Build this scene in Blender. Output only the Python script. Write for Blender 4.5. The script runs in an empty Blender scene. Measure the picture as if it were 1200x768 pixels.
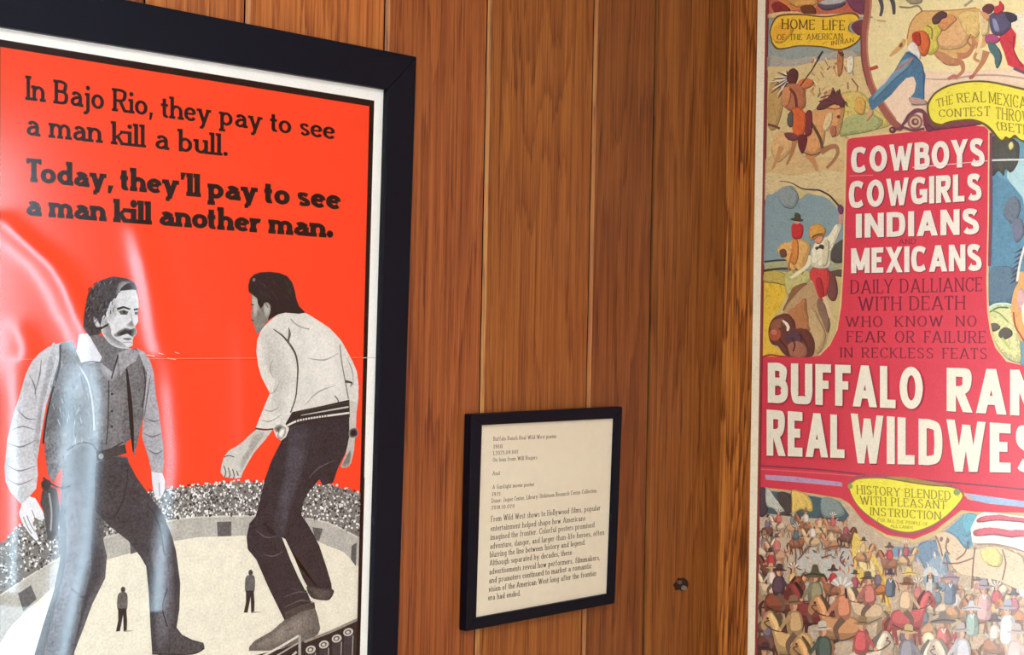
import bpy, bmesh, math, random
import numpy as np
from mathutils import Vector, Matrix

random.seed(7)
SC = bpy.context.scene
COL = SC.collection
R = math.radians

# ------------------------------------------------------------------ camera
F_PX = 1785.0                      # focal length in pixels of the 1200x768 frame
YAW = R(44.6)                      # heading, from the left wall's direction towards the wall
ROLL = 0.020
CAM_H = 1.50
D_LEFT = 1.60                      # distance from the left wall
CAM = Vector((-D_LEFT / math.tan(YAW - math.atan(248 / F_PX)), -D_LEFT, CAM_H))
FWD = Vector((math.cos(YAW), math.sin(YAW), 0))
R0 = Vector((math.sin(YAW), -math.cos(YAW), 0))
UPZ = Vector((0, 0, 1))
RGT = (R0 * math.cos(ROLL) + UPZ * math.sin(ROLL)).normalized()
UPV = (UPZ * math.cos(ROLL) - R0 * math.sin(ROLL)).normalized()
cam_data = bpy.data.cameras.new('camera')
cam_data.sensor_width = 36.0
cam_data.lens = 36.0 * F_PX / 1200.0
cam_data.clip_start = 0.02
cam = bpy.data.objects.new('camera', cam_data)
COL.objects.link(cam)
m = Matrix((RGT, UPV, -FWD)).transposed().to_4x4()
m.translation = CAM
cam.matrix_world = m
SC.camera = cam

# ------------------------------------------------------------------ light
SC.view_settings.view_transform = 'Standard'
SC.view_settings.look = 'None'
SC.view_settings.gamma = 1.0
SC.view_settings.use_curve_mapping = False
SC.view_settings.exposure = 0.0
world = bpy.data.worlds.new('sky')
SC.world = world
world.use_nodes = True
wb = world.node_tree.nodes['Background']
wb.inputs[0].default_value = (0.60, 0.78, 1.0, 1)
wb.inputs[1].default_value = 1.0

W1 = dict(y0=-3.72, y1=-2.68, z0=0.22, z1=2.05)     # window in the right wall, past the frame
W2 = dict(x0=-2.60, x1=-1.46, z0=0.18, z1=1.30)     # unseen window added in the left wall to haze the right poster

def area(name, loc, target, sx, sy, power, col):
    l = bpy.data.lights.new(name, 'AREA')
    l.shape = 'RECTANGLE'
    l.size, l.size_y = sx, sy
    l.energy = power
    l.color = col
    o = bpy.data.objects.new(name, l)
    COL.objects.link(o)
    o.location = loc
    o.rotation_euler = (Vector(target) - Vector(loc)).to_track_quat('-Z', 'Y').to_euler()
    return o

y1c = (W1['y0'] + W1['y1']) / 2; z1c = (W1['z0'] + W1['z1']) / 2
area('daylight_right_window', (0.16, y1c, z1c), (-1, y1c, z1c), W1['y1'] - W1['y0'], W1['z1'] - W1['z0'], 165, (0.62, 0.83, 1.0))
x2c = (W2['x0'] + W2['x1']) / 2; z2c = (W2['z0'] + W2['z1']) / 2
area('added_left_window_light', (x2c, 0.16, z2c), (x2c, -1, z2c), W2['x1'] - W2['x0'], W2['z1'] - W2['z0'], 185, (0.88, 0.95, 1.0))  # light of the added window, hazes and brightens the right-hand poster
area('ceiling_fill_light', (-2.3, -2.2, 2.66), (-2.3, -2.2, 0), 1.6, 1.6, 62, (1.0, 0.98, 0.95))  # added fill light under the ceiling, no fixture there

# ------------------------------------------------------------------ helpers
def lin(c):
    r = []
    for v in c[:3]:
        v = v / 255.0
        r.append(v / 12.92 if v <= 0.04045 else ((v + 0.055) / 1.055) ** 2.4)
    return tuple(r)

def ray(x, y):
    return FWD * F_PX + RGT * (x - 600.0) - UPV * (y - 384.0)

def on_left(x, y, e=0.0):
    d = ray(x, y)
    t = (-e - CAM.y) / d.y
    return CAM + d * t

def on_right(x, y, e=0.0):
    d = ray(x, y)
    t = (-e - CAM.x) / d.x
    return CAM + d * t

NL = Vector((0, -1, 0))            # outward normals of the two walls
NR = Vector((-1, 0, 0))

def mesh_obj(name, verts, faces, mats, parent=None, mat_idx=None, smooth=False, origin=None):
    me = bpy.data.meshes.new(name)
    o = bpy.data.objects.new(name, me)
    COL.objects.link(o)
    off = Vector((0, 0, 0))
    if parent is not None:
        o.parent = parent
        off = parent_world(parent)
    elif origin is not None:
        off = Vector(origin)
        o.location = off
    me.from_pydata([tuple(Vector(v) - off) for v in verts], [], faces)
    if not isinstance(mats, (list, tuple)):
        mats = [mats]
    for mm in mats:
        me.materials.append(mm)
    if mat_idx:
        for p, i in zip(me.polygons, mat_idx):
            p.material_index = i
    if smooth:
        for p in me.polygons:
            p.use_smooth = True
    me.update()
    return o

def parent_world(p):
    v = Vector((0, 0, 0))
    while p is not None:
        v = v + Vector(p.location)
        p = p.parent
    return v

def thing(name, label, cat, loc, group=None):
    o = bpy.data.objects.new(name, None)
    o.empty_display_size = 0.1
    COL.objects.link(o)
    o.location = loc
    o['label'] = label
    o['category'] = cat
    if group:
        o['group'] = group
    return o

def structure(o):
    o['kind'] = 'structure'
    return o

def box_data(a, b):
    x0, y0, z0 = a; x1, y1, z1 = b
    v = [(x0, y0, z0), (x1, y0, z0), (x1, y1, z0), (x0, y1, z0), (x0, y0, z1), (x1, y0, z1), (x1, y1, z1), (x0, y1, z1)]
    f = [(0, 3, 2, 1), (4, 5, 6, 7), (0, 1, 5, 4), (1, 2, 6, 5), (2, 3, 7, 6), (3, 0, 4, 7)]
    return v, f

def boxes(name, lst, mat, parent=None):
    V, Fc = [], []
    for a, b in lst:
        v, f = box_data(a, b)
        n = len(V)
        V += v
        Fc += [tuple(i + n for i in q) for q in f]
    o = mesh_obj(name, V, Fc, mat, parent)
    fix_normals(o)
    return o

def fix_normals(o):
    bm = bmesh.new(); bm.from_mesh(o.data)
    bmesh.ops.recalc_face_normals(bm, faces=bm.faces)
    bm.to_mesh(o.data); bm.free()

def prism(name, pts, normal, depth, mat, parent, bevel=0.0):
    """polygon (front points, world) pushed back by depth against the normal"""
    n = len(pts)
    V = [Vector(p) for p in pts] + [Vector(p) - normal * depth for p in pts]
    Fc = [tuple(range(n)), tuple(range(2 * n - 1, n - 1, -1))]
    for i in range(n):
        j = (i + 1) % n
        Fc.append((i, i + n, j + n, j))
    o = mesh_obj(name, V, Fc, mat, parent)
    bm = bmesh.new(); bm.from_mesh(o.data)
    bmesh.ops.recalc_face_normals(bm, faces=bm.faces)
    bm.to_mesh(o.data); bm.free()
    if bevel:
        md = o.modifiers.new('bevel', 'BEVEL')
        md.width = bevel; md.segments = 2; md.limit_method = 'ANGLE'
    return o

# ------------------------------------------------------------------ materials
def new_mat(name):
    mt = bpy.data.materials.new(name)
    mt.use_nodes = True
    nt = mt.node_tree
    b = nt.nodes['Principled BSDF']
    return mt, nt, b

def N(nt, t, **kw):
    n = nt.nodes.new(t)
    for k, v in kw.items():
        setattr(n, k, v)
    return n

def math_node(nt, op, a, b=None, c=None, clamp=False):
    n = nt.nodes.new('ShaderNodeMath')
    n.operation = op
    n.use_clamp = clamp
    for i, v in enumerate((a, b, c)):
        if v is None:
            continue
        if isinstance(v, (int, float)):
            n.inputs[i].default_value = v
        else:
            nt.links.new(v, n.inputs[i])
    return n.outputs[0]

def mix_col(nt, fac, a, b, mode='MIX'):
    n = nt.nodes.new('ShaderNodeMix')
    n.data_type = 'RGBA'
    n.blend_type = mode
    n.clamp_result = False
    for idx, v in ((0, fac), (6, a), (7, b)):
        if isinstance(v, (int, float)):
            n.inputs[idx].default_value = v
        elif isinstance(v, tuple):
            n.inputs[idx].default_value = (*v, 1) if len(v) == 3 else v
        else:
            nt.links.new(v, n.inputs[idx])
    return n.outputs[2]

def wood_material(name, grain=1.0, contrast=1.0):
    """lacquered oak veneer boards; the attributes 'tone' and 'seed' vary it from board to board,
    'along' holds (across, up) in metres"""
    mt, nt, b = new_mat(name)
    L = nt.links
    tone = N(nt, 'ShaderNodeAttribute', attribute_name='tone')
    seed = N(nt, 'ShaderNodeAttribute', attribute_name='seed')
    uv = N(nt, 'ShaderNodeAttribute', attribute_name='along')
    sep = N(nt, 'ShaderNodeSeparateXYZ'); L.new(uv.outputs['Vector'], sep.inputs[0])
    u, v = sep.outputs[0], sep.outputs[1]
    sd = seed.outputs['Fac']
    def noise(su, sv, sseed, detail, rough=0.5, dist=0.0):
        c = N(nt, 'ShaderNodeCombineXYZ')
        L.new(math_node(nt, 'MULTIPLY', u, su), c.inputs[0])
        L.new(math_node(nt, 'MULTIPLY', v, sv), c.inputs[1])
        L.new(math_node(nt, 'MULTIPLY', sd, sseed), c.inputs[2])
        n = N(nt, 'ShaderNodeTexNoise')
        n.inputs['Scale'].default_value = 1.0
        n.inputs['Detail'].default_value = detail
        n.inputs['Roughness'].default_value = rough
        n.inputs['Distortion'].default_value = dist
        L.new(c.outputs[0], n.inputs['Vector'])
        return n.outputs['Fac']
    big = noise(14, 1.25, 37.0, 1.0)
    warp = noise(150, 5.0, 11.0, 2.0)
    # growth rings cut lengthwise: cathedral figure
    ph = math_node(nt, 'ADD', math_node(nt, 'MULTIPLY', big, 40.0 * grain), math_node(nt, 'MULTIPLY', warp, 5.0))
    fr_ = math_node(nt, 'FRACT', math_node(nt, 'MULTIPLY', ph, 0.23))
    ring = math_node(nt, 'POWER', fr_, 2.6)                       # late wood: fades in, ends sharply
    edge_ = N(nt, 'ShaderNodeMapRange'); edge_.inputs['From Min'].default_value = 1.0; edge_.inputs['From Max'].default_value = 0.93
    L.new(fr_, edge_.inputs['Value'])
    ring = math_node(nt, 'MULTIPLY', ring, edge_.outputs[0])
    fine = noise(300, 3.5, 5.0, 3.0, 0.6)
    pore = noise(520, 12.0, 3.0, 2.0, 0.7)
    streak = noise(55, 1.2, 17.0, 3.0, 0.6)
    val = math_node(nt, 'MULTIPLY', ring, 0.40 * contrast)
    val = math_node(nt, 'ADD', val, math_node(nt, 'MULTIPLY', math_node(nt, 'SUBTRACT', fine, 0.5), 1.45 * contrast))
    val = math_node(nt, 'ADD', val, math_node(nt, 'MULTIPLY', math_node(nt, 'SUBTRACT', streak, 0.5), 0.40 * contrast))
    pr = N(nt, 'ShaderNodeMapRange')
    pr.inputs['From Min'].default_value = 0.56; pr.inputs['From Max'].default_value = 0.74
    L.new(pore, pr.inputs['Value'])
    val = math_node(nt, 'ADD', val, math_node(nt, 'MULTIPLY', pr.outputs[0], 0.46 * contrast))
    fac = math_node(nt, 'ADD', val, 0.19, clamp=True)
    ramp = N(nt, 'ShaderNodeValToRGB')
    cr = ramp.color_ramp
    cr.elements[0].position = 0.0; cr.elements[0].color = (*lin((178, 106, 50)), 1)
    cr.elements[1].position = 1.0; cr.elements[1].color = (*lin((84, 42, 20)), 1)
    e = cr.elements.new(0.38); e.color = (*lin((150, 82, 36)), 1)
    e = cr.elements.new(0.68); e.color = (*lin((120, 60, 25)), 1)
    L.new(fac, ramp.inputs[0])
    col = mix_col(nt, 1.0, ramp.outputs[0], tone.outputs['Color'], 'MULTIPLY')
    L.new(col, b.inputs['Base Color'])
    b.inputs['Roughness'].default_value = 0.42
    b.inputs['Specular IOR Level'].default_value = 0.35
    bump = N(nt, 'ShaderNodeBump')
    bump.inputs['Strength'].default_value = 0.25
    bump.inputs['Distance'].default_value = 0.0006
    L.new(fac, bump.inputs['Height'])
    L.new(bump.outputs[0], b.inputs['Normal'])
    return mt

def plain(name, c, rough=0.5, spec=0.5, noise_amt=0.06, noise_scale=40.0, coat=0.0, coat_rough=0.3):
    mt, nt, b = new_mat(name)
    tc = N(nt, 'ShaderNodeTexCoord')
    n = N(nt, 'ShaderNodeTexNoise')
    n.inputs['Scale'].default_value = noise_scale
    n.inputs['Detail'].default_value = 3
    nt.links.new(tc.outputs['Object'], n.inputs['Vector'])
    c = lin(c)
    lo = tuple(max(0, x * (1 - noise_amt * 2)) for x in c); hi = tuple(x * (1 + noise_amt * 2) for x in c)
    nt.links.new(mix_col(nt, n.outputs['Fac'], lo, hi), b.inputs['Base Color'])
    b.inputs['Roughness'].default_value = rough
    b.inputs['Specular IOR Level'].default_value = spec
    b.inputs['Coat Weight'].default_value = coat
    b.inputs['Coat Roughness'].default_value = coat_rough
    return mt

def ink_material(name, rough, spec, coat, coat_rough, grain_scale):
    """printed paper: 'ink' is the printed colour, 'grain' how coarse its dot pattern shows"""
    mt, nt, b = new_mat(name)
    ink = N(nt, 'ShaderNodeAttribute', attribute_name='ink')
    gr = N(nt, 'ShaderNodeAttribute', attribute_name='grain')
    tc = N(nt, 'ShaderNodeTexCoord')
    n = N(nt, 'ShaderNodeTexNoise')
    n.inputs['Scale'].default_value = grain_scale
    n.inputs['Detail'].default_value = 2
    nt.links.new(tc.outputs['Object'], n.inputs['Vector'])
    n2 = N(nt, 'ShaderNodeTexNoise')
    n2.inputs['Scale'].default_value = 75
    n2.inputs['Detail'].default_value = 3
    nt.links.new(tc.outputs['Object'], n2.inputs['Vector'])
    d = math_node(nt, 'ADD', math_node(nt, 'MULTIPLY', math_node(nt, 'SUBTRACT', n.outputs['Fac'], 0.5), 6.0),
                  math_node(nt, 'MULTIPLY', math_node(nt, 'SUBTRACT', n2.outputs['Fac'], 0.5), 3.2))
    k = math_node(nt, 'ADD', 1.0, math_node(nt, 'MULTIPLY', d, gr.outputs['Fac']))
    k = math_node(nt, 'MAXIMUM', k, 0.08)
    vm = N(nt, 'ShaderNodeVectorMath', operation='SCALE')
    nt.links.new(ink.outputs['Color'], vm.inputs[0])
    nt.links.new(k, vm.inputs['Scale'])
    nt.links.new(vm.outputs[0], b.inputs['Base Color'])
    b.inputs['Roughness'].default_value = rough
    b.inputs['Specular IOR Level'].default_value = spec
    b.inputs['Coat Weight'].default_value = coat
    b.inputs['Coat Roughness'].default_value = coat_rough
    return mt

def glazing_material(name, rough, gain=1.0):
    mt, nt, b = new_mat(name)
    nt.nodes.remove(b)
    out = nt.nodes['Material Output']
    tr = N(nt, 'ShaderNodeBsdfTransparent')
    tr.inputs[0].default_value = (0.985, 0.99, 0.99, 1)
    gl = N(nt, 'ShaderNodeBsdfGlossy')
    gl.inputs['Roughness'].default_value = rough
    gl.inputs['Color'].default_value = (1, 1, 1, 1)
    fr = N(nt, 'ShaderNodeFresnel')
    fr.inputs['IOR'].default_value = 1.49
    mx = N(nt, 'ShaderNodeMixShader')
    geo = N(nt, 'ShaderNodeNewGeometry')
    front = math_node(nt, 'SUBTRACT', 1.0, geo.outputs['Backfacing'])
    nt.links.new(math_node(nt, 'MULTIPLY', math_node(nt, 'MULTIPLY', fr.outputs[0], gain, clamp=True), front), mx.inputs[0])
    nt.links.new(tr.outputs[0], mx.inputs[1])
    nt.links.new(gl.outputs[0], mx.inputs[2])
    nt.links.new(mx.outputs[0], out.inputs['Surface'])
    return mt

M_WOOD = wood_material('oak_boards', 1.0, 1.0)
M_WOOD_R = wood_material('oak_boards_strong_grain', 1.6, 1.7)
M_DARKGAP = plain('groove_shadow_gap', (40, 20, 12), 0.8, 0.1)
M_FRAME = plain('black_lacquered_frame', (8, 11, 23), 0.45, 0.14, 0.10, 90)
M_PLASTER = plain('plaster', (226, 224, 220), 0.8, 0.2)
M_FLOOR = plain('brown_floor', (150, 140, 128), 0.5, 0.4)
M_WINFRAME = plain('white_window_paint', (225, 222, 215), 0.5, 0.4)
M_INK_L = ink_material('offset_print', 0.6, 0.06, 0.0, 0.3, 330)
M_INK_R = ink_material('laminated_print', 0.55, 0.3, 1.0, 0.40, 330)
M_PAPER = ink_material('label_print', 0.6, 0.25, 0.0, 0.3, 500)
M_GLAZE = glazing_material('wavy_acrylic', 0.16, 1.0)
M_GLAZE2 = glazing_material('clear_plastic', 0.15, 0.4)

# ------------------------------------------------------------------ room
def planked_wall(name, u_seams, z0, z1, to_world, mat, tones, holes=(), edges=None, cham=0.0025, gap=0.0012, deep=0.006):
    """boards side by side in one mesh: flat fronts, chamfered edges, a narrow dark gap"""
    V, Fc, T, S, A, MI = [], [], [], [], [], []
    def quad(ps, tone, seed, mi):
        n = len(V)
        for (u, z, e) in ps:
            V.append(to_world(u, z, e)); A.append((u, z, 0.0))
        Fc.append((n, n + 1, n + 2, n + 3)); T.append(tone); S.append(seed); MI.append(mi)
    for i in range(len(u_seams) - 1):
        a, b = u_seams[i], u_seams[i + 1]
        tone = tones[i % len(tones)]; seed = 0.37 + i * 0.731
        spans = [(z0, z1)]
        cuts = [h for h in holes if h[0] < b and h[1] > a]
        cols = [(a, b, spans)]
        if cuts:
            h = cuts[0]
            cols = []
            ha, hb = max(a, h[0]), min(b, h[1])
            if ha > a: cols.append((a, ha, [(z0, z1)]))
            cols.append((ha, hb, [(z0, h[2]), (h[3], z1)]))
            if hb < b: cols.append((hb, b, [(z0, z1)]))
        for (ca, cb, sp) in cols:
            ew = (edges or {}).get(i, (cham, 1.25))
            la = ew[0] if ca == a else 0.0
            lb = cham if cb == b else 0.0
            ga = gap if ca == a else 0.0
            gb = gap if cb == b else 0.0
            for (s0, s1) in sp:
                quad([(ca + ga + la, s0, 0), (cb - gb - lb, s0, 0), (cb - gb - lb, s1, 0), (ca + ga + la, s1, 0)], tone, seed, 0)
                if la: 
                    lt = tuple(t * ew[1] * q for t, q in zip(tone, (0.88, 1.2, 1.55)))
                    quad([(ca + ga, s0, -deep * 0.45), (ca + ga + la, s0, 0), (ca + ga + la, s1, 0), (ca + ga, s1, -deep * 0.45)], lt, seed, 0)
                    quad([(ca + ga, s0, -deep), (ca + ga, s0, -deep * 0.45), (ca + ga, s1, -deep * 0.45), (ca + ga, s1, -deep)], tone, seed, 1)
                if lb:
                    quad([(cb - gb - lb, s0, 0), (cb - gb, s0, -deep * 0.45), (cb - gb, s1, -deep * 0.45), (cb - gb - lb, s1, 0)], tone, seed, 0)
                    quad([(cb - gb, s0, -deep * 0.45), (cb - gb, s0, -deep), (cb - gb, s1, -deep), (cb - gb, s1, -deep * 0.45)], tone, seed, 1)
                quad([(ca, s0, -deep), (cb, s0, -deep), (cb, s1, -deep), (ca, s1, -deep)], tone, seed, 1)
    # back of the boards, so that the wall has thickness
    a, b = u_seams[0], u_seams[-1]
    bk = -0.05
    parts = [(a, b, z0, z1)]
    if holes:
        h = holes[0]
        parts = [(a, h[0], z0, z1), (h[1], b, z0, z1), (h[0], h[1], z0, h[2]), (h[0], h[1], h[3], z1)]
        for q in ([(h[0], h[2], bk), (h[1], h[2], bk), (h[1], h[2], 0), (h[0], h[2], 0)],
                  [(h[0], h[3], 0), (h[1], h[3], 0), (h[1], h[3], bk), (h[0], h[3], bk)],
                  [(h[0], h[2], bk), (h[0], h[2], 0), (h[0], h[3], 0), (h[0], h[3], bk)],
                  [(h[1], h[2], 0), (h[1], h[2], bk), (h[1], h[3], bk), (h[1], h[3], 0)]):
            quad(q, (1, 1, 1), 0.5, 0)
    for (pa, pb, q0, q1) in parts:
        quad([(pb, q0, bk), (pa, q0, bk), (pa, q1, bk), (pb, q1, bk)], (1, 1, 1), 0.5, 1)
    o = mesh_obj(name, V, Fc, [mat, M_DARKGAP], None, MI)
    me = o.data
    at = me.attributes.new('tone', 'FLOAT_COLOR', 'FACE')
    at.data.foreach_set('color', np.array([(*t, 1.0) for t in T], dtype=np.float32).ravel())
    sa = me.attributes.new('seed', 'FLOAT', 'FACE')
    sa.data.foreach_set('value', np.array(S, dtype=np.float32))
    ua = me.attributes.new('along', 'FLOAT_VECTOR', 'POINT')
    ua.data.foreach_set('vector', np.array(A, dtype=np.float32).ravel())
    return structure(o)

Z_TOP = 2.70
X_FAR, Y_FAR = -4.6, -4.6
def u_at(px, py):
    return on_left(px, py).x
seams = [u_at(288, 25), u_at(452, 30), u_at(565, 384), u_at(690, 384), u_at(762, 384), 0.0]
lead = []
u = seams[0]
for wd in (0.145, 0.10, 0.21, 0.16, 0.12, 0.25, 0.18, 0.14, 0.2, 0.23, 0.15, 0.19, 0.25, 0.13, 0.22, 0.2, 0.17, 0.21, 0.2, 0.2, 0.2, 0.2):
    u -= wd
    lead.append(u)
    if u < X_FAR:
        break
lead[-1] = X_FAR
seams_l = sorted(lead) + seams
nlead = len(lead)
tones_l = [(0.80, 0.79, 0.76)] * (nlead - 1) + [(1.16, 1.14, 1.08), (1.16, 1.15, 1.10), (0.77, 0.70, 0.72), (0.75, 0.77, 0.62), (0.56, 0.54, 0.50), (0.66, 0.68, 0.54)]
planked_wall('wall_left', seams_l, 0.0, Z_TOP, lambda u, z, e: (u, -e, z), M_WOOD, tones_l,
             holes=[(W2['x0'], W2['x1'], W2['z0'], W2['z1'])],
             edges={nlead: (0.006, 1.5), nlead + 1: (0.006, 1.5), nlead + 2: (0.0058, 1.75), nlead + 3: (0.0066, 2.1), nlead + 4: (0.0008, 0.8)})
seams_r = [Y_FAR]
u = Y_FAR
rs = []
u = 0.0
for wd in (0.17, 0.22, 0.14, 0.2, 0.18, 0.24, 0.15, 0.19, 0.22, 0.16, 0.2, 0.23, 0.17, 0.21, 0.2, 0.2, 0.2, 0.2, 0.2, 0.2, 0.2, 0.2, 0.2, 0.2):
    u -= wd
    rs.append(u)
    if u < Y_FAR:
        break
rs[-1] = Y_FAR
seams_rr = [-v for v in rs][::-1]
# measured outwards from the corner: across = -y
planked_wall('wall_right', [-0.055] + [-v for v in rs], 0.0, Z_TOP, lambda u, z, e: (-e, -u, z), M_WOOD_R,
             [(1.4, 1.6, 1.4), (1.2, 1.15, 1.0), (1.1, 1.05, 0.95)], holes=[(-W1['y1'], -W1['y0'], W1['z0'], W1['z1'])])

structure(boxes('floor', [((X_FAR - 0.1, Y_FAR - 0.1, -0.1), (0.1, 0.1, 0.0))], M_FLOOR))
structure(boxes('ceiling', [((X_FAR - 0.1, Y_FAR - 0.1, Z_TOP), (0.1, 0.1, Z_TOP + 0.1))], M_PLASTER))
structure(boxes('wall_back', [((X_FAR - 0.1, Y_FAR - 0.1, 0.0), (0.0, Y_FAR, Z_TOP))], M_PLASTER))
structure(boxes('wall_side', [((X_FAR - 0.1, Y_FAR, 0.0), (X_FAR, 0.0, Z_TOP))], M_PLASTER))

def window(name, lo, hi, axis):
    """frame with one crossbar and an upright, and its pane"""
    (a0, z0), (a1, z1) = lo, hi
    t = 0.045
    am, zm = (a0 + a1) / 2, (z0 + z1) / 2
    bars = [(a0, z0, a0 + t, z1), (a1 - t, z0, a1, z1), (a0 + t, z0, a1 - t, z0 + t), (a0 + t, z1 - t, a1 - t, z1)]
    def bx(b, d0, d1):
        if axis == 'x':
            return ((b[0], d0, b[1]), (b[2], d1, b[3]))
        return ((d0, b[0], b[1]), (d1, b[2], b[3]))
    o = structure(boxes(name, [bx(b, 0.005, 0.045) for b in bars], M_WINFRAME))
    boxes('window_pane', [bx((a0 + t, z0 + t, a1 - t, z1 - t), 0.022, 0.026)], glazing_material(name + '_glass', 0.02), o)
    return o
window('window_1', (W1['y0'], W1['z0']), (W1['y1'], W1['z1']), 'y')
window('added_window', (W2['x0'], W2['z0']), (W2['x1'], W2['z1']), 'x')  # added opening, out of view, for the haze on the right poster

# ------------------------------------------------------------------ printing
def catmull(pts, closed=True, n=5):
    P = [np.array(p, float) for p in pts]
    k = len(P)
    out = []
    rng = range(k) if closed else range(k - 1)
    for i in rng:
        p0 = P[(i - 1) % k] if closed or i > 0 else P[i]
        p1 = P[i]; p2 = P[(i + 1) % k]
        p3 = P[(i + 2) % k] if closed or i + 2 < k else P[min(i + 1, k - 1)]
        for s in range(n):
            t = s / n
            out.append(0.5 * ((2 * p1) + (p2 - p0) * t + (2 * p0 - 5 * p1 + 4 * p2 - p3) * t * t + (3 * p1 - p0 - 3 * p2 + p3) * t ** 3))
    if not closed:
        out.append(P[-1])
    return [tuple(p) for p in out]

hrnd = random.Random(23)
class Print:
    """flat ink shapes on a sheet, given by where they show in the photograph and
    unprojected to the sheet's own plane; every ink overlaps the ones before it"""
    STEP = 0.00003
    def __init__(self, project, e):
        self.project, self.e = project, e
        self.boxes = np.zeros((0, 4)); self.layers = np.zeros(0, int)
        self._b, self._l = [], []
        self.buckets = {}
        self.cur = 'printed_picture'
    def bucket(self, name):
        self.cur = name
    def _layer(self, box):
        if len(self._b) > 0:
            if len(self._b) != len(self.boxes):
                self.boxes = np.array(self._b); self.layers = np.array(self._l)
            B = self.boxes
            hit = (B[:, 0] < box[2]) & (B[:, 2] > box[0]) & (B[:, 1] < box[3]) & (B[:, 3] > box[1])
            return int(self.layers[hit].max()) + 1 if hit.any() else 1
        return 1
    def many(self, polys, col, grain=0.06, jitter=0.0):
        """several shapes of one printing, all in the same layer; col may be a list"""
        allp = [p for poly in polys for p in poly]
        box = (min(p[0] for p in allp), min(p[1] for p in allp), max(p[0] for p in allp), max(p[1] for p in allp))
        ly = self._layer(box)
        self._b.append(box); self._l.append(ly)
        bk = self.buckets.setdefault(self.cur, [])
        for i, poly in enumerate(polys):
            c = col[i] if isinstance(col, list) else col
            bk.append((poly, c, grain, ly + (i * jitter if jitter else 0.0)))
    style = None
    @staticmethod
    def area(pts):
        return 0.5 * abs(sum(pts[i - 1][0] * pts[i][1] - pts[i][0] * pts[i - 1][1] for i in range(len(pts))))
    @staticmethod
    def inside(x, y, pts):
        r = False
        for i in range(len(pts)):
            (x0, y0), (x1, y1) = pts[i - 1], pts[i]
            if (y0 > y) != (y1 > y) and x < (x1 - x0) * (y - y0) / (y1 - y0) + x0:
                r = not r
        return r
    def poly(self, pts, col, smooth=False, grain=0.06):
        src = pts
        if smooth:
            pts = catmull(pts)
        if self.style == 'photo' and smooth and self.area(pts) > 25:
            # soft-edged tone: nested shapes that step from the tone below to this one
            cx = sum(p[0] for p in pts) / len(pts); cy = sum(p[1] for p in pts) / len(pts)
            base = None
            for q, c, g, ly in reversed(self.buckets.get(self.cur, [])):
                if len(q) > 5 and self.inside(cx, cy, q):
                    base = c
                    break
            if base is not None:
                for s, t in ((1.12, .25), (1.0, .5), (.84, .75), (.62, 1.0)):
                    self.many([[(cx + (x - cx) * s, cy + (y - cy) * s) for x, y in pts]], tuple(b + (c - b) * t for b, c in zip(base, col)), grain)
                return
        self.many([pts], col, grain)
        if self.style == 'litho' and self.area(pts) > 12:
            A = self.area(pts)
            bk = self.buckets[self.cur]
            if smooth and A < 2200:
                # painted modelling of the artist: rounder, lighter towards one side
                ly = bk[-1][3]
                bk[-1] = (pts, tuple(v * .86 for v in col), grain, ly)
                cx = sum(p[0] for p in pts) / len(pts); cy = sum(p[1] for p in pts) / len(pts)
                r = math.sqrt(A) * .05
                wob = [1 + hrnd.uniform(-.07, .07) for _ in pts]
                bk.append(([(cx + (x - cx) * .86 * w - r, cy + (y - cy) * .86 * w - r) for (x, y), w in zip(pts, wob)], tuple(col), grain, ly + .1))
                dark = tuple(v * .58 for v in col)
                sg = 1 if sum(pts[i - 1][0] * pts[i][1] - pts[i][0] * pts[i - 1][1] for i in range(len(pts))) > 0 else -1
                for i in range(len(pts)):
                    (x0, y0), (x1, y1) = pts[i - 1], pts[i]
                    d = math.hypot(x1 - x0, y1 - y0)
                    if d < 1e-6: continue
                    ox, oy = (y1 - y0) / d * sg, -(x1 - x0) / d * sg
                    if ox + oy < .35: continue
                    w = .45
                    bk.append(([(x0 + ox * w, y0 + oy * w), (x1 + ox * w, y1 + oy * w), (x1 - ox * w, y1 - oy * w), (x0 - ox * w, y0 - oy * w)], dark, grain, ly + .8))
            self._hatch(pts, col, grain, ly + .36 if smooth and A < 2200 else bk[-1][3] + .36)
    def _hatch(self, pts, col, grain, ly):
        '''crayon strokes of a stone print inside the shape, and a thin key line round it'''
        bk = self.buckets[self.cur]
        P = np.array(pts)
        A = self.area(pts)
        c0 = P.mean(0)
        ev, evec = np.linalg.eigh(np.cov((P - c0).T) + np.eye(2) * 1e-6)
        ax = evec[:, 1]
        lo, hi = P.min(0), P.max(0)
        k = int(min(170, A / 11.0))
        made = 0
        for _ in range(k * 3):
            if made >= k: break
            x, y = hrnd.uniform(lo[0], hi[0]), hrnd.uniform(lo[1], hi[1])
            if not self.inside(x, y, pts): continue
            a = math.atan2(ax[1], ax[0]) + hrnd.gauss(0, .5)
            l = hrnd.uniform(3, 8); w = hrnd.uniform(.35, .8)
            x1, y1 = x + math.cos(a) * l, y + math.sin(a) * l
            if not self.inside(x1, y1, pts): continue
            f = hrnd.choice((.88, .92, .96, 1.03, 1.05))
            c = tuple(min(252, v * f) for v in col)
            nx, ny = -math.sin(a) * w, math.cos(a) * w
            bk.append(([(x, y), (x1 * .5 + x * .5 + nx, y1 * .5 + y * .5 + ny), (x1, y1), (x1 * .5 + x * .5 - nx, y1 * .5 + y * .5 - ny)], c, grain, ly + .03 * (made % 12)))
            made += 1
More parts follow.
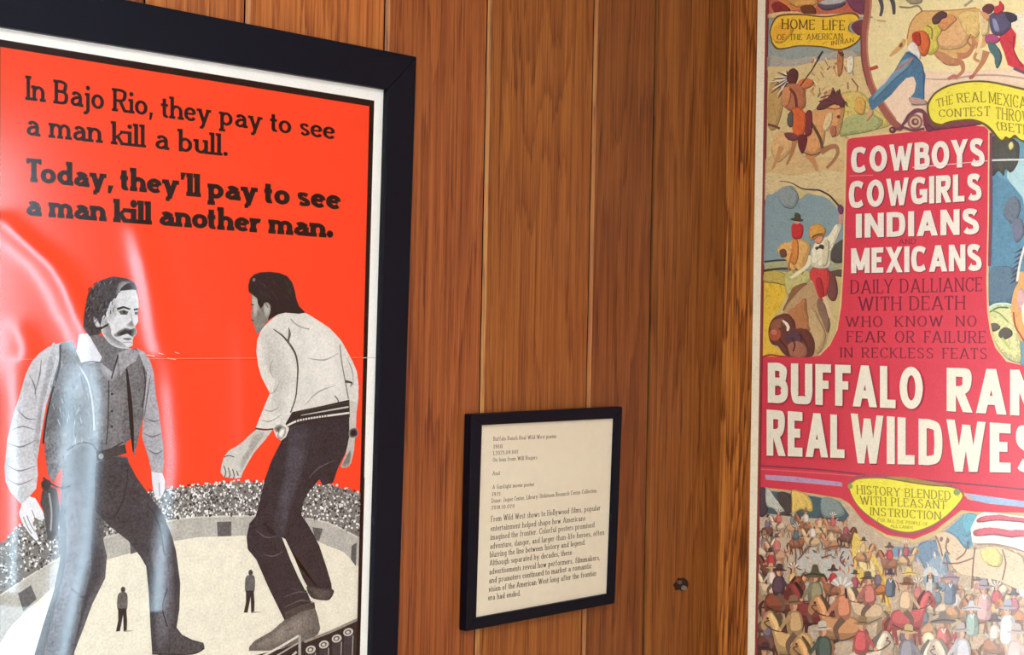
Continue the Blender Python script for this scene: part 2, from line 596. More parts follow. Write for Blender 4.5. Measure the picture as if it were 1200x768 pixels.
    def line(self, pts, w, col, smooth=True, grain=0.06, taper=None):
        if smooth and len(pts) > 2:
            pts = catmull(pts, False, 5)
        P = np.array(pts, float)
        d = np.gradient(P, axis=0)
        nn = np.stack([-d[:, 1], d[:, 0]], 1)
        nn /= np.maximum(np.linalg.norm(nn, axis=1, keepdims=True), 1e-9)
        k = len(P)
        ws = np.full(k, w) if taper is None else np.interp(np.linspace(0, 1, k), np.linspace(0, 1, len(taper)), taper)
        a = P + nn * ws[:, None] / 2; b = P - nn * ws[:, None] / 2
        self.many([[tuple(a[i]), tuple(a[i + 1]), tuple(b[i + 1]), tuple(b[i])] for i in range(k - 1)], col, grain)
    def oval(self, cx, cy, rx, ry, col, rot=0.0, grain=0.06, n=14):
        c, s = math.cos(rot), math.sin(rot)
        pts = []
        for i in range(n):
            a = 2 * math.pi * i / n
            x, y = rx * math.cos(a), ry * math.sin(a)
            pts.append((cx + x * c - y * s, cy + x * s + y * c))
        self.poly(pts, col, False, grain)
    def build(self, mat, parent, labels={}):
        res = {}
        for name, items in self.buckets.items():
            V, Fc, C, G = [], [], [], []
            for poly, c, g, ly in items:
                e = self.e + ly * self.STEP
                n = len(V)
                for (x, y) in poly:
                    V.append(self.project(x, y, self.e) + (Vector((0, -1, 0)) if self.project is on_left else Vector((-1, 0, 0))) * (e - self.e))
                Fc.append(tuple(range(n, n + len(poly))))
                C.append((*lin(c), 1.0)); G.append(g)
            o = mesh_obj(name, V, Fc, mat, parent)
            me = o.data
            a = me.attributes.new('ink', 'FLOAT_COLOR', 'FACE')
            a.data.foreach_set('color', np.array(C, dtype=np.float32).ravel())
            a = me.attributes.new('grain', 'FLOAT', 'FACE')
            a.data.foreach_set('value', np.array(G, dtype=np.float32))
            if name in labels:
                o['label'] = labels[name]
            res[name] = o
        return res

def sheet(name, quad, project, normal, e, thick, mat, parent, c):
    o = prism(name, [project(x, y, e) for x, y in quad], normal, thick, mat, parent)
    me = o.data
    n = len(me.polygons)
    a = me.attributes.new('ink', 'FLOAT_COLOR', 'FACE')
    a.data.foreach_set('color', np.tile(np.array((*lin(c), 1.0), dtype=np.float32), n))
    a = me.attributes.new('grain', 'FLOAT', 'FACE')
    a.data.foreach_set('value', np.full(n, 0.03, dtype=np.float32))
    return o

# ------------------------------------------------------------------ lettering: drawn with a broad pen, slab serifs
class Pen:
    def __init__(self, W, H, S, serif=True):
        self.W, self.H, self.S, self.serif = W, H, S, serif
        self.cache = {}
    def glyph(self, ch):
        if ch not in self.cache:
            self.cache[ch] = self._make(ch)
        return self.cache[ch]
    def stroke(self, pts, out, smooth, closed=False, k=1.0):
        if smooth:
            pts = catmull(pts, closed, 6)
        if closed:
            pts = list(pts) + [pts[0]]
        P = np.array(pts, float)
        if smooth:
            d = np.gradient(P, axis=0)
            if closed:
                d[0] = d[-1] = P[1] - P[-2]
            segs = [(P, d)]
        else:
            segs = [(P[i:i + 2], np.array([P[i + 1] - P[i]] * 2)) for i in range(len(P) - 1)]
        for P_, d in segs:
            nn = np.stack([-d[:, 1], d[:, 0]], 1)
            nn /= np.maximum(np.linalg.norm(nn, axis=1, keepdims=True), 1e-9)
            if not smooth and abs(d[0, 1]) > 0.35 * abs(d[0, 0]) and abs(d[0, 0]) > 1e-6:
                h_ = k * self.W / 2 * 1.06
                (ax_, ay_), (bx_, by_) = P_[0], P_[1]
                out.append([(ax_ - h_, ay_), (ax_ + h_, ay_), (bx_ + h_, by_), (bx_ - h_, by_)])
                continue
            hw = k * np.sqrt((self.W / 2 * nn[:, 0]) ** 2 + (self.H / 2 * nn[:, 1]) ** 2)
            a = P_ + nn * hw[:, None]; b = P_ - nn * hw[:, None]
            for i in range(len(P_) - 1):
                out.append([tuple(a[i]), tuple(a[i + 1]), tuple(b[i + 1]), tuple(b[i])])
    def _make(self, ch):
        W, H, S = self.W, self.H, self.S
        out = []
        B, X, C, D, A = H / 2, 0.63 - H / 2, 1 - H / 2, -0.29 + H / 2, 1.0
        xh = 0.63
        def sp(*p, closed=False, k=1.0): self.stroke(p, out, True, closed, k)
        def ln(*p, k=1.0): self.stroke(p, out, False, False, k)
        def st(x, y0=0.0, y1=1.0): out.append([(x - W / 2, y0), (x + W / 2, y0), (x + W / 2, y1), (x - W / 2, y1)])
        def bar(x0, x1, y, k=1.0): out.append([(x0, y - H / 2 * k), (x1, y - H / 2 * k), (x1, y + H / 2 * k), (x0, y + H / 2 * k)])
        def sb(x, l=1, r=1, y=None):
            if self.serif:
                bar(x - W / 2 - S * l, x + W / 2 + S * r, B if y is None else y)
        def stt(x, y, l=1, r=1):
            if self.serif:
                bar(x - W / 2 - S * l, x + W / 2 + S * r, y - H / 2)
        def ring(x0, x1, y0, y1):
            cx, cy, rx, ry = (x0 + x1) / 2, (y0 + y1) / 2, (x1 - x0) / 2, (y1 - y0) / 2
            sp(*[(cx + rx * math.cos(t * math.pi / 4), cy + ry * math.sin(t * math.pi / 4)) for t in range(8)], closed=True)
        g = max(0.0, W - 0.14)            # wider letters for a heavier pen
        def w_(v): return v + g * 0.75
        # capitals (also the thin roman and the heavy white faces)
        if ch == 'A':
            w = w_(0.62); ln((0.0, 0), (w / 2, 1)); ln((w / 2, 1), (w, 0)); bar(w * 0.18, w * 0.82, 0.30); sb(0, .8, .6); sb(w, .6, .8)
        elif ch == 'B':
            w = w_(0.44); st(0); sp((0, C), (w * .55, C), (w * .88, C - .07), (w * .92, .76), (w * .8, .58), (w * .5, .53), (0, .53)); sp((0, .53), (w * .6, .53), (w * .95, .44), (w, .27), (w * .9, B + .06), (w * .6, B), (0, B)); sb(0, 1, 0); stt(0, 1, 1, 0)
        elif ch == 'C':
            w = w_(0.52); sp((w, .80), (w * .82, C - .04), (w * .52, C), (w * .14, .82), (0, .5), (w * .14, .18), (w * .52, B), (w * .82, B + .04), (w, .20))
            if self.serif: out.append([(w - W * .4, .74), (w + W * .5, .74), (w + W * .5, 1.0), (w, 1.0)])
        elif ch == 'D':
            w = w_(0.52); st(0); sp((0, C), (w * .45, C), (w * .88, .82), (w, .5), (w * .88, .18), (w * .45, B), (0, B)); sb(0, 1, 0); stt(0, 1, 1, 0)
        elif ch == 'E':
            w = w_(0.42); st(0); bar(0, w, B); bar(0, w * .8, .52); bar(0, w, C); sb(0, 1, 0); stt(0, 1, 1, 0)
            if self.serif: out.append([(w - H, 0), (w + .02, 0), (w + .02, .22), (w - H * .4, .22)]); out.append([(w - H, 1), (w + .02, 1), (w + .02, .8), (w - H * .4, .8)])
        elif ch == 'F':
            w = w_(0.40); st(0); bar(0, w * .8, .50); bar(0, w, C); sb(0); stt(0, 1, 1, 0)
            if self.serif: out.append([(w - H, 1), (w + .02, 1), (w + .02, .8), (w - H * .4, .8)])
        elif ch == 'G':
            w = w_(0.54); sp((w, .82), (w * .82, C - .04), (w * .52, C), (w * .14, .82), (0, .5), (w * .14, .18), (w * .52, B), (w * .84, B + .05), (w, .2)); st(w, 0.05, .46); bar(w * .55, w + W / 2, .44)
        elif ch == 'H':
            w = w_(0.52); st(0); st(w); bar(0, w, .52); sb(0); sb(w); stt(0, 1); stt(w, 1)
        elif ch == 'I':
            w = 0.0; st(0); sb(0); stt(0, 1)
        elif ch == 'J':
            w = w_(0.34); st(w, .2, 1); sp((w, .3), (w * .9, .1), (w * .5, B), (w * .1, B + .05), (0, .24)); stt(w, 1)
        elif ch == 'K':
            w = w_(0.48); st(0); ln((0, .38), (w, 1.0), k=.9); ln((w * .3, .55), (w, 0)); sb(0); stt(0, 1); sb(w, .5, .7); stt(w, 1, .6, .5)
        elif ch == 'L':
            w = w_(0.40); st(0); bar(0, w, B); sb(0, 1, 0); stt(0, 1)
            if self.serif: out.append([(w - H, 0), (w + .02, 0), (w + .02, .24), (w - H * .4, .24)])
        elif ch == 'M':
            w = w_(0.66); st(0); st(w); ln((0, 1), (w / 2, .12), k=.85); ln((w / 2, .12), (w, 1), k=.85); sb(0); sb(w); stt(0, 1, 1, 0); stt(w, 1, 0, 1)
        elif ch == 'N':
            w = w_(0.54); st(0); st(w); ln((0, 1), (w, 0), k=.95); sb(0); stt(w, 1); stt(0, 1, 1, 0)
        elif ch == 'O' or ch == 'Q':
            w = w_(0.58); ring(0, w, B, C)
            if ch == 'Q': ln((w * .6, .25), (w, -.05))
        elif ch == 'P':
            w = w_(0.44); st(0); sp((0, C), (w * .6, C), (w * .95, .88), (w, .73), (w * .92, .55), (w * .6, .45), (0, .45)); sb(0); stt(0, 1, 1, 0)
        elif ch == 'R':
            w = w_(0.46); st(0); sp((0, C), (w * .55, C), (w * .9, .88), (w * .95, .74), (w * .85, .57), (w * .55, .49), (0, .49)); ln((w * .45, .5), (w, 0)); sb(0); sb(w, .2, .9); stt(0, 1, 1, 0)
        elif ch == 'S':
            w = w_(0.42); sp((w * .96, .80), (w * .78, C - .03), (w * .45, C), (w * .08, .86), (w * .06, .66), (w * .4, .54), (w * .86, .42), (w, .24), (w * .82, B + .03), (w * .45, B), (w * .15, B + .03), (0, .20))
        elif ch == 'T':
            w = w_(0.50); st(w / 2); bar(-W * .3, w + W * .3, C); sb(w / 2)
            if self.serif: out.append([(-W * .3, 1), (-W * .3, .76), (-W * .3 + H * .7, .76), (H * 1.2, 1)]); out.append([(w + W * .3, 1), (w + W * .3, .76), (w + W * .3 - H * .7, .76), (w - H * 1.2, 1)])
        elif ch == 'U':
            w = w_(0.50); sp((0, .45), (0, .3), (w * .12, .12), (w * .5, B), (w * .88, .12), (w, .3), (w, .45)); st(0, .38, 1); st(w, .38, 1); stt(0, 1); stt(w, 1)
        elif ch == 'V':
            w = w_(0.58); ln((0, 1), (w / 2, 0)); ln((w / 2, 0), (w, 1)); stt(0, 1, .8, .7); stt(w, 1, .7, .8)
        elif ch == 'W':
            w = w_(0.88) + g * .3; k = .82 if W > .2 else 1.0
            ln((0, 1), (w * .27, 0), k=k); ln((w * .27, 0), (w * .5, .92), k=k * .9); ln((w * .5, .92), (w * .73, 0), k=k); ln((w * .73, 0), (w, 1), k=k); stt(0, 1, .8, .7); stt(w, 1, .7, .8)
        elif ch == 'X':
            w = w_(0.54); ln((0, 1), (w, 0)); ln((w, 1), (0, 0), k=.9); sb(0, .5, .5); sb(w, .5, .5); stt(0, 1, .5, .5); stt(w, 1, .5, .5)
        elif ch == 'Y':
            w = w_(0.54); ln((0, 1), (w / 2, .45)); ln((w, 1), (w / 2, .45), k=.9); st(w / 2, 0, .5); sb(w / 2); stt(0, 1, .6, .6); stt(w, 1, .6, .6)
        # lower case
        elif ch == 'a':
            w = w_(0.34); st(w, 0, .42); sp((.04, .46), (w * .22, X - .03), (w * .5, X), (w * .86, X - .06), (w, .40)); sp((w, .36), (w * .55, .37), (w * .12, .29), (0, .18), (w * .12, B + .04), (w * .42, B), (w * .8, B + .06), (w, .2)); sb(w, 0, 1)
        elif ch == 'b':
            w = w_(0.38); st(0); sp((0, .42), (w * .2, X - .04), (w * .55, X), (w * .9, X - .10), (w, .315), (w * .9, B + .10), (w * .55, B), (w * .2, B + .04), (0, .2)); stt(0, 1, 1, 0)
        elif ch == 'c':
            w = w_(0.34); sp((w, .45), (w * .82, X - .03), (w * .5, X), (w * .12, X - .1), (0, .315), (w * .12, B + .1), (w * .5, B), (w * .82, B + .03), (w, .16))
        elif ch == 'd':
            w = w_(0.38); st(w); sp((w, .42), (w * .8, X - .04), (w * .45, X), (w * .1, X - .1), (0, .315), (w * .1, B + .1), (w * .45, B), (w * .8, B + .04), (w, .2)); stt(w, 1, 1, 0); sb(w, 0, 1)
        elif ch == 'e':
            w = w_(0.36); bar(0, w, .33, .8); sp((w, .33), (w * .92, X - .08), (w * .5, X), (w * .1, X - .09), (0, .315), (w * .1, B + .1), (w * .5, B), (w * .85, B + .03), (w, .17))
        elif ch == 'f':
            w = 0.24; st(.08, 0, .78); sp((.08, .7), (.10, .88), (.2, C), (.30, C - .03)); bar(-.05, .26, X); sb(.08)
        elif ch == 'g':
            w = w_(0.38); st(w, -.05, xh); sp((w, .42), (w * .8, X - .04), (w * .45, X), (w * .1, X - .1), (0, .33), (w * .1, B + .14), (w * .45, B + .04), (w * .8, B + .08), (w, .22)); sp((w, 0), (w * .95, D + .08), (w * .5, D), (w * .1, D + .04)); stt(w, xh, 0, 1)
        elif ch == 'h':
            w = w_(0.37); st(0); sp((0, .40), (w * .2, X - .05), (w * .55, X), (w * .9, X - .08), (w, X - .2)); st(w, 0, X - .16); sb(0); sb(w); stt(0, 1, 1, 0)
        elif ch == 'i':
            w = 0.0; st(0, 0, xh); sb(0); stt(0, xh, 1, 0); r = max(W * .62, .075)
            out.append([(r * math.cos(t * math.pi / 5), .84 + r * math.sin(t * math.pi / 5)) for t in range(10)])
        elif ch == 'j':
            w = 0.08; st(w, -.05, xh); sp((w, 0), (w - .01, D + .1), (w - .1, D), (w - .2, D + .02)); stt(w, xh, 1, 0); r = max(W * .62, .075)
            out.append([(w + r * math.cos(t * math.pi / 5), .84 + r * math.sin(t * math.pi / 5)) for t in range(10)])
        elif ch == 'k':
            w = w_(0.36); st(0); ln((0, .24), (w, xh - .03), k=.8); ln((w * .35, .38), (w, 0)); sb(0); sb(w, .6, .9); stt(0, 1, 1, 0); stt(w, xh, .8, .7)
        elif ch == 'l':
            w = 0.0; st(0); sb(0); stt(0, 1, 1, 0)
        elif ch == 'm':
            w = w_(0.33) * 2; h = w / 2; st(0, 0, xh)
            for o_ in (0, h):
                sp((o_, .40), (o_ + h * .2, X - .05), (o_ + h * .55, X), (o_ + h * .9, X - .08), (o_ + h, X - .2)); st(o_ + h, 0, X - .16)
            sb(0); sb(h, .7, .7); sb(w); stt(0, xh, 1, 0)
        elif ch == 'n':
            w = w_(0.37); st(0, 0, xh); sp((0, .40), (w * .2, X - .05), (w * .55, X), (w * .9, X - .08), (w, X - .2)); st(w, 0, X - .16); sb(0); sb(w); stt(0, xh, 1, 0)
        elif ch == 'o':
            w = w_(0.40); ring(0, w, B, X)
        elif ch in 'pq':
            w = w_(0.38); st(0, -.29, xh); sp((0, .42), (w * .2, X - .04), (w * .55, X), (w * .9, X - .10), (w, .315), (w * .9, B + .10), (w * .55, B), (w * .2, B + .04), (0, .2)); stt(0, xh, 1, 0); sb(0, 1, 1, D)
        elif ch == 'r':
            w = w_(0.25); st(0, 0, xh); sp((0, .36), (w * .35, X - .06), (w * .7, X), (w, X - .03)); sb(0); stt(0, xh, 1, 0)
        elif ch == 's':
            w = w_(0.28); sp((w * .94, .47), (w * .75, X - .02), (w * .45, X), (w * .06, .52), (w * .12, .39), (w * .5, .32), (w * .92, .24), (w, .13), (w * .7, B + .01), (w * .4, B), (0, .15), k=.92)
        elif ch == 't':
            w = 0.20 + g * .35; st(.06, .14, .86); sp((.06, .2), (.08, B + .03), (.16, B), (w, B + .04)); bar(-.05 - W * .3, w + .02, X)
        elif ch == 'u':
            w = w_(0.37); st(0, .2, xh); sp((0, .25), (w * .1, B + .06), (w * .45, B), (w * .8, B + .06), (w, .24)); st(w, 0, xh); stt(0, xh, 1, 0); stt(w, xh, 1, 0); sb(w, 0, 1)
        elif ch == 'v':
            w = w_(0.38); ln((0, xh), (w / 2, 0)); ln((w / 2, 0), (w, xh), k=.9); stt(0, xh, .7, .6); stt(w, xh, .6, .7)
        elif ch == 'w':
            w = w_(0.62); ln((0, xh), (w * .27, 0)); ln((w * .27, 0), (w * .5, xh * .95), k=.85); ln((w * .5, xh * .95), (w * .73, 0)); ln((w * .73, 0), (w, xh), k=.85); stt(0, xh, .7, .6); stt(w, xh, .6, .7)
        elif ch == 'x':
            w = w_(0.36); ln((0, xh), (w, 0)); ln((w, xh), (0, 0), k=.85); sb(0, .5, .5); sb(w, .5, .5)
        elif ch == 'y':
            w = w_(0.40); ln((0, xh), (w / 2, 0)); ln((w, xh), (w * .5, 0), k=.9); ln((w * .5, .02), (w * .34, D), k=.9); bar(w * .02, w * .42, D); stt(0, xh, .7, .6); stt(w, xh, .6, .7)
        elif ch == 'z':
            w = w_(0.32); bar(0, w, X); bar(0, w, B); ln((w, X), (0, B))
        elif ch == '0':
            w = .42; ring(0, w, B, C)
        elif ch == '1':
            w = .16; st(.1); ln((0, .8), (.1, .95)); sb(.1)
        elif ch == '2':
            w = .40; sp((0, .75), (.06, .92), (.2, C), (.36, .9), (.38, .72), (.25, .45), (.0, B)); bar(0, w, B)
        elif ch == '5':
            w = .38; bar(.05, w, C); ln((.05, C), (.03, .55)); sp((.03, .55), (.18, .62), (.34, .52), (.38, .32), (.3, .1), (.15, B), (0, .12))
        elif ch == '4':
            w = .42; st(.32); ln((.3, 1), (0, .3)); bar(0, w, .28)
        elif ch == '7':
            w = .38; bar(0, w, C); ln((w, C), (.1, 0))
        elif ch == '8':
            w = .38; ring(.03, .35, .53, C); ring(0, .38, B, .53)
        elif ch == '9':
            w = .38; ring(0, .38, .42, C); sp((.38, .7), (.36, .35), (.2, B), (.04, .1))
        elif ch == '.':
            w = 0.0; r = max(W * .6, .08); out.append([(r * math.cos(t * math.pi / 5), r + r * math.sin(t * math.pi / 5)) for t in range(10)])
        elif ch == ',':
            w = 0.0; out.append([(-W * .35, .16), (W * .6, .16), (W * .1, -.18), (-W * .45, -.18)])
        elif ch == "'":
            w = 0.0; out.append([(-W * .4, 1.0), (W * .6, 1.0), (W * .15, .68), (-W * .35, .68)])
        elif ch == '-':
            w = .22; bar(0, w, .32)
        elif ch == ':':
            w = 0.0; r = W * .6; [out.append([(r * math.cos(t * math.pi / 5), yy + r * math.sin(t * math.pi / 5)) for t in range(10)]) for yy in (r, .5)]
        elif ch == '(':
            w = .12; sp((.14, 1.05), (0, .75), (-.02, .4), (.02, .1), (.14, -.2))
        else:
            w = .2
        return w, out
    def layout(self, s, gap=None, space=0.34):
        gap = (0.10 if self.serif else 0.12) if gap is None else gap
        side = self.W / 2 + (self.S * 0.62 if self.serif else 0)
        x = 0.0
        res = []
        prev = ''
        for ch in s:
            if ch == ' ':
                x += space + side * .6
                continue
            w, strokes = self.glyph(ch)
            sd = side
            if ch in 'oceOCGQs' and self.serif:
                sd = self.W / 2
            if ch == 't':
                sd = self.W * .36
            if res and (prev, ch) in (('T', 'o'), ('L', 'Y'), ('F', 'A'), ('L', 'T'), ('A', 'T'), ('P', 'A')):
                x -= .09
            prev = ch
            x += sd
            if ch in 'EFLTr':
                sd = .05 if ch != 'T' else self.W * .35
            res += [[(px + x, py) for (px, py) in st] for st in strokes]
            x += w + sd + gap
        return res, x - gap

def lettering(pr, s, pen, TL, TR, BL, BR, col, gap=None, space=0.34, grain=0.05, shadow=None):
    """sets s so that its capitals fill the quadrilateral"""
    strokes, w = pen.layout(s, gap, space)
    TL, TR, BL, BR = (np.array(p, float) for p in (TL, TR, BL, BR))
    def mp(x, y):
        t = x / w
        p = (BL + (BR - BL) * t) * (1 - y) + (TL + (TR - TL) * t) * y
        return (float(p[0]), float(p[1]))
    polys = [[mp(x, y) for x, y in st] for st in strokes]
    if shadow:
        dx, dy, c = shadow
        pr.many([[(x + dx, y + dy) for x, y in q] for q in polys], c, grain)
    pr.many(polys, col, grain, jitter=0.0)
    bk = pr.buckets[pr.cur]
    for i in range(len(bk) - len(polys), len(bk)):       # strokes that cross lie a hair apart
        q = bk[i]; bk[i] = (q[0], q[1], q[2], q[3] + (i % 12) * 0.075)

SLAB = Pen(0.165, 0.125, 0.062)
SLAB_BOLD = Pen(0.29, 0.185, 0.05)
HEAVY = Pen(0.30, 0.21, 0.0, serif=False)
POSTER_CAPS = Pen(0.34, 0.20, 0.0, serif=False)
ROMAN = Pen(0.115, 0.065, 0.05)
TYPE = Pen(0.14, 0.085, 0.06)

# ================================================================== red poster in its black frame (left wall)
E_FRONT, E_SHEET = 0.028, 0.019
out_q = [(-60, -41), (488.5, 66.5), (462, 905), (-66, 985)]           # TL TR BR BL, outer edge of the front
in_q = [(-19, 27.5), (454.5, 104.8), (432.5, 862), (-21, 935)]        # inner edge of the front
pb = on_left((out_q[2][0] + out_q[3][0]) / 2, (out_q[2][1] + out_q[3][1]) / 2, 0.0)
poster = thing('framed_poster', 'large red poster of two cowboys in a wide black frame', 'framed poster', (pb.x, -0.001, pb.z))
M_FRAME_INNER = M_FRAME
for i in range(4):
    j = (i + 1) % 4
    q = [on_left(*out_q[i], E_FRONT), on_left(*out_q[j], E_FRONT), on_left(*in_q[j], E_FRONT), on_left(*in_q[i], E_FRONT)]
    prism('frame_rail', q, NL, E_FRONT - 0.001, M_FRAME, poster, 0.0012)
# backing board that carries the sheet
bq = [(-30, 12), (466, 92), (444, 875), (-32, 950)]
prism('backing_board', [on_left(x, y, E_SHEET - 0.0005) for x, y in bq], NL, E_SHEET - 0.004, plain('brown_backing_card', (120, 95, 70), 0.8, 0.1), poster)
sh = sheet('poster_sheet', [(-28, 20), (461, 99.7), (439, 868), (-30, 943)], on_left, NL, E_SHEET, 0.0004, M_INK_L, poster, (246, 243, 236))
P = Print(on_left, E_SHEET)
P.bucket('printed_ground')
INK = (15, 6, 9)
P.poly([(-6, 45), (438.6, 118), (420.4, 800), (-7, 868)], INK)
P.poly([(0.5, 55), (432.8, 124.5), (416.6, 793), (0, 858)], (246, 66, 34), grain=0.03)
# crease across the sheet
P.line([(0, 421.5), (120, 421), (260, 420), (424, 419.5)], 0.9, (250, 110, 80), False)
P.line([(0, 422.7), (120, 422.2), (260, 421.2), (424, 420.6)], 0.8, (214, 48, 24), False)
P.line([(425, 419.5), (450, 419.2)], 0.9, (200, 195, 182), False)
for sx, sy, l in ((172, 416, 9), (186, 414, 6), (196, 420, 10), (205, 413, 5)):
    P.line([(sx, sy), (sx + l, sy + 1.5)], 0.8, (255, 190, 170), False)
# stands, fence and sand of the ring
P.poly([(0, 640), (20, 618), (60, 598), (120, 584), (202, 573), (240, 569), (278, 565), (306, 566), (350, 567), (388, 569), (425, 579),
        (424, 640), (384, 618), (340, 608), (290, 607), (240, 608), (202, 612), (150, 624), (110, 638), (70, 656), (0, 700)], (118, 116, 112), grain=0.10)
P.poly([(0, 698), (40, 672), (70, 654), (110, 636), (150, 622), (202, 610), (240, 606), (290, 605), (340, 606), (384, 613), (423, 630),
        (421, 666), (402, 648), (372, 636), (330, 631), (290, 629), (230, 631), (190, 638), (158, 648), (126, 657), (66, 686), (30, 718), (12, 736), (0, 754)], (176, 173, 165), grain=0.16)
P.line([(0, 698), (40, 672), (70, 654), (110, 636), (150, 622), (202, 610), (240, 606), (290, 605), (340, 606), (384, 613), (419, 630)], 1.6, (206, 202, 190), True, 0.1)
P.poly([(0, 754), (12, 735), (30, 717), (66, 685), (126, 656), (158, 647), (190, 637), (230, 630), (290, 628), (330, 630), (372, 635), (402, 647), (421, 665), (419, 790), (0, 830)],
       (226, 220, 201), grain=0.09)
for q in ([(21, 696), (36, 686), (43, 702), (27, 717)], [(254, 612), (271, 611.5), (271, 628.5), (255, 629)], [(366, 618), (378, 620), (374, 634), (369, 633)], [(152, 636), (159, 634), (161, 647), (153, 650)], [(412, 640), (418, 636), (417, 664), (411, 656)]):
    P.poly(q, (92, 92, 92), grain=0.25)
P.bucket('printed_crowd')
rnd = random.Random(3)
top = [(0, 640), (20, 618), (60, 598), (120, 584), (202, 573), (240, 569), (278, 565), (306, 566), (350, 567), (388, 569), (424, 579)]
bot = [(0, 696), (40, 671), (70, 653), (110, 635), (150, 621), (202, 609), (240, 605), (290, 604), (340, 605), (384, 612), (420, 629)]
def yat(cv, x):
    return float(np.interp(x, [p[0] for p in cv], [p[1] for p in cv]))
polys, cols = [], []
for _ in range(3400):
    x = rnd.uniform(0.5, 423)
    t, b = yat(top, x), yat(bot, x)
    y = rnd.uniform(t - 2.5, b)
    r = rnd.uniform(0.7, 1.7)
    v = rnd.choice((38, 60, 84, 120, 170, 205, 228, 238))
    n = 5
    a0 = rnd.uniform(0, 6.28)
    polys.append([(x + r * rnd.uniform(.7, 1.2) * math.cos(a0 + k * 6.283 / n), y + r * 1.15 * rnd.uniform(.7, 1.2) * math.sin(a0 + k * 6.283 / n)) for k in range(n)])
    cols.append((v, v - 1, v - 4))
P.many(polys, cols, 0.05, jitter=0.0012)
P._l[-1] += 5; P.layers = np.array(P._l[:len(P.boxes)])

# far-off figures on the sand
def standing(x, y0, y1, s=1.0, flip=1):
    h = y1 - y0
    P.oval(x + .5 * flip, y0 + h * .065, h * .052, h * .068, (66, 64, 62))
    P.poly([(x - h * .08, y0 + h * .14), (x + h * .08 * flip, y0 + h * .13), (x + h * .11, y0 + h * .3), (x + h * .08, y0 + h * .52), (x - h * .10, y0 + h * .52), (x - h * .12, y0 + h * .3)], (96, 94, 92), True, 0.3)
    P.poly([(x - h * .10, y0 + h * .48), (x + h * .08, y0 + h * .48), (x + h * .10, y0 + h * .75), (x + h * .09, y0 + h * .99), (x + h * .02, y0 + h * .99), (x + h * .01, y0 + h * .62), (x - h * .06, y0 + h * .98), (x - h * .15, y0 + h * .99), (x - h * .10, y0 + h * .75)], (44, 42, 44), False, 0.2)
    P.line([(x + h * .05, y1 - 1.0), (x + h * .26, y1 - 1.6)], 1.5, (150, 142, 128), False, taper=[1.8, .3])
P.bucket('printed_small_man')
standing(143.5, 688, 741)
P.bucket('printed_small_man.001')
standing(293, 668, 719)

# ---- man in vest and denim, facing right
P.style = 'photo'
P.bucket('printed_man_in_vest')
G = lambda v, b=0: (v, v, min(255, v + b))
# legs first
P.poly([(74, 536), (112, 530), (150, 536), (152, 560), (122, 604), (121, 634), (125, 652), (123, 678), (108, 708), (97, 738), (87, 764), (84, 800), (30, 800), (40, 768), (50, 734), (63, 692), (70, 656), (70, 600)], G(86, 5), False, 0.30)
P.poly([(112, 534), (148, 537), (160, 560), (176, 582), (190, 601), (201, 628), (206, 646), (211, 684), (210, 714), (207, 733), (202, 763), (178, 766), (176, 734), (174, 694), (171, 664), (164, 652), (150, 634), (128, 617), (110, 598)], G(60, 4), False, 0.32)
P.poly([(188, 612), (199, 640), (203, 690), (200, 740), (186, 760), (181, 720), (180, 670), (176, 640)], G(100, 6), True, 0.28)
P.poly([(78, 570), (96, 560), (100, 620), (92, 680), (70, 750), (52, 770), (62, 720), (76, 660)], G(122, 8), True, 0.26)
P.poly([(108, 604), (118, 640), (119, 672), (104, 704), (92, 742), (86, 764), (98, 700), (108, 660)], G(56, 4), True, 0.3)
for ln_ in ([(172, 590), (186, 616), (192, 650)], [(196, 690), (190, 712), (196, 735)], [(84, 690), (96, 700), (104, 698)], [(150, 548), (146, 580), (134, 606)]):
    P.line(ln_, 1.4, G(42, 3), True, 0.2)
P.poly([(203, 731), (213, 744), (225, 750), (238, 753.5), (239.5, 759), (228, 766), (205, 768), (178, 767), (178, 763), (199, 761)], G(72, 2), False, 0.35)
P.line([(178, 766.5), (206, 767.5), (228, 766), (239, 760)], 1.6, G(36), True)
# sleeve at the left, hand and holster
P.poly([(70, 402), (56, 407), (46, 414), (37, 424), (30, 438), (26, 452), (22, 466), (16, 484), (12, 500), (8, 516), (7, 528), (5, 548), (6, 564), (11, 576), (17, 582), (25, 592), (34, 582), (42, 573), (44, 556), (43, 540), (48, 508), (54, 474), (66, 436), (72, 410)], G(188, 4), False, 0.14)
P.poly([(60, 410), (64, 420), (58, 446), (50, 476), (46, 500), (44, 530), (40, 520), (44, 480), (50, 450)], G(150, 4), True, 0.2)
for ln_ in ([(20, 480), (30, 490), (42, 492)], [(10, 520), (24, 524), (42, 516)], [(8, 545), (22, 552), (42, 546)], [(34, 440), (40, 452), (42, 470)], [(48, 420), (46, 440), (40, 462)], [(12, 505), (26, 500), (40, 504)], [(9, 562), (22, 568), (38, 562)]):
    P.line(ln_, 1.3, G(112, 4), True, 0.15, taper=[.4, 1.6, .5])
P.poly([(34, 582), (25, 591), (22, 602), (25, 612), (30, 620), (36, 628), (42, 634), (45, 632), (41, 622), (38, 614), (40, 606), (46, 610), (52, 608), (50, 600), (45, 591), (41, 584)], G(222, 4), False, 0.08)
for ln_ in ([(31, 604), (35, 614), (41, 624)], [(27, 606), (31, 616), (37, 626)], [(40, 606), (37, 598)]):
    P.line(ln_, 1.0, G(120), True)
P.poly([(49, 576), (57, 570), (66, 573), (69, 588), (70, 604), (67, 624), (62, 634), (56, 633), (53, 616), (51, 600), (47, 590)], G(66), False, 0.3)
P.line([(57, 578), (60, 600), (59, 622)], 2.2, G(150), True)
P.poly([(48, 566), (54, 562), (60, 566), (56, 574), (50, 574)], G(40), True)
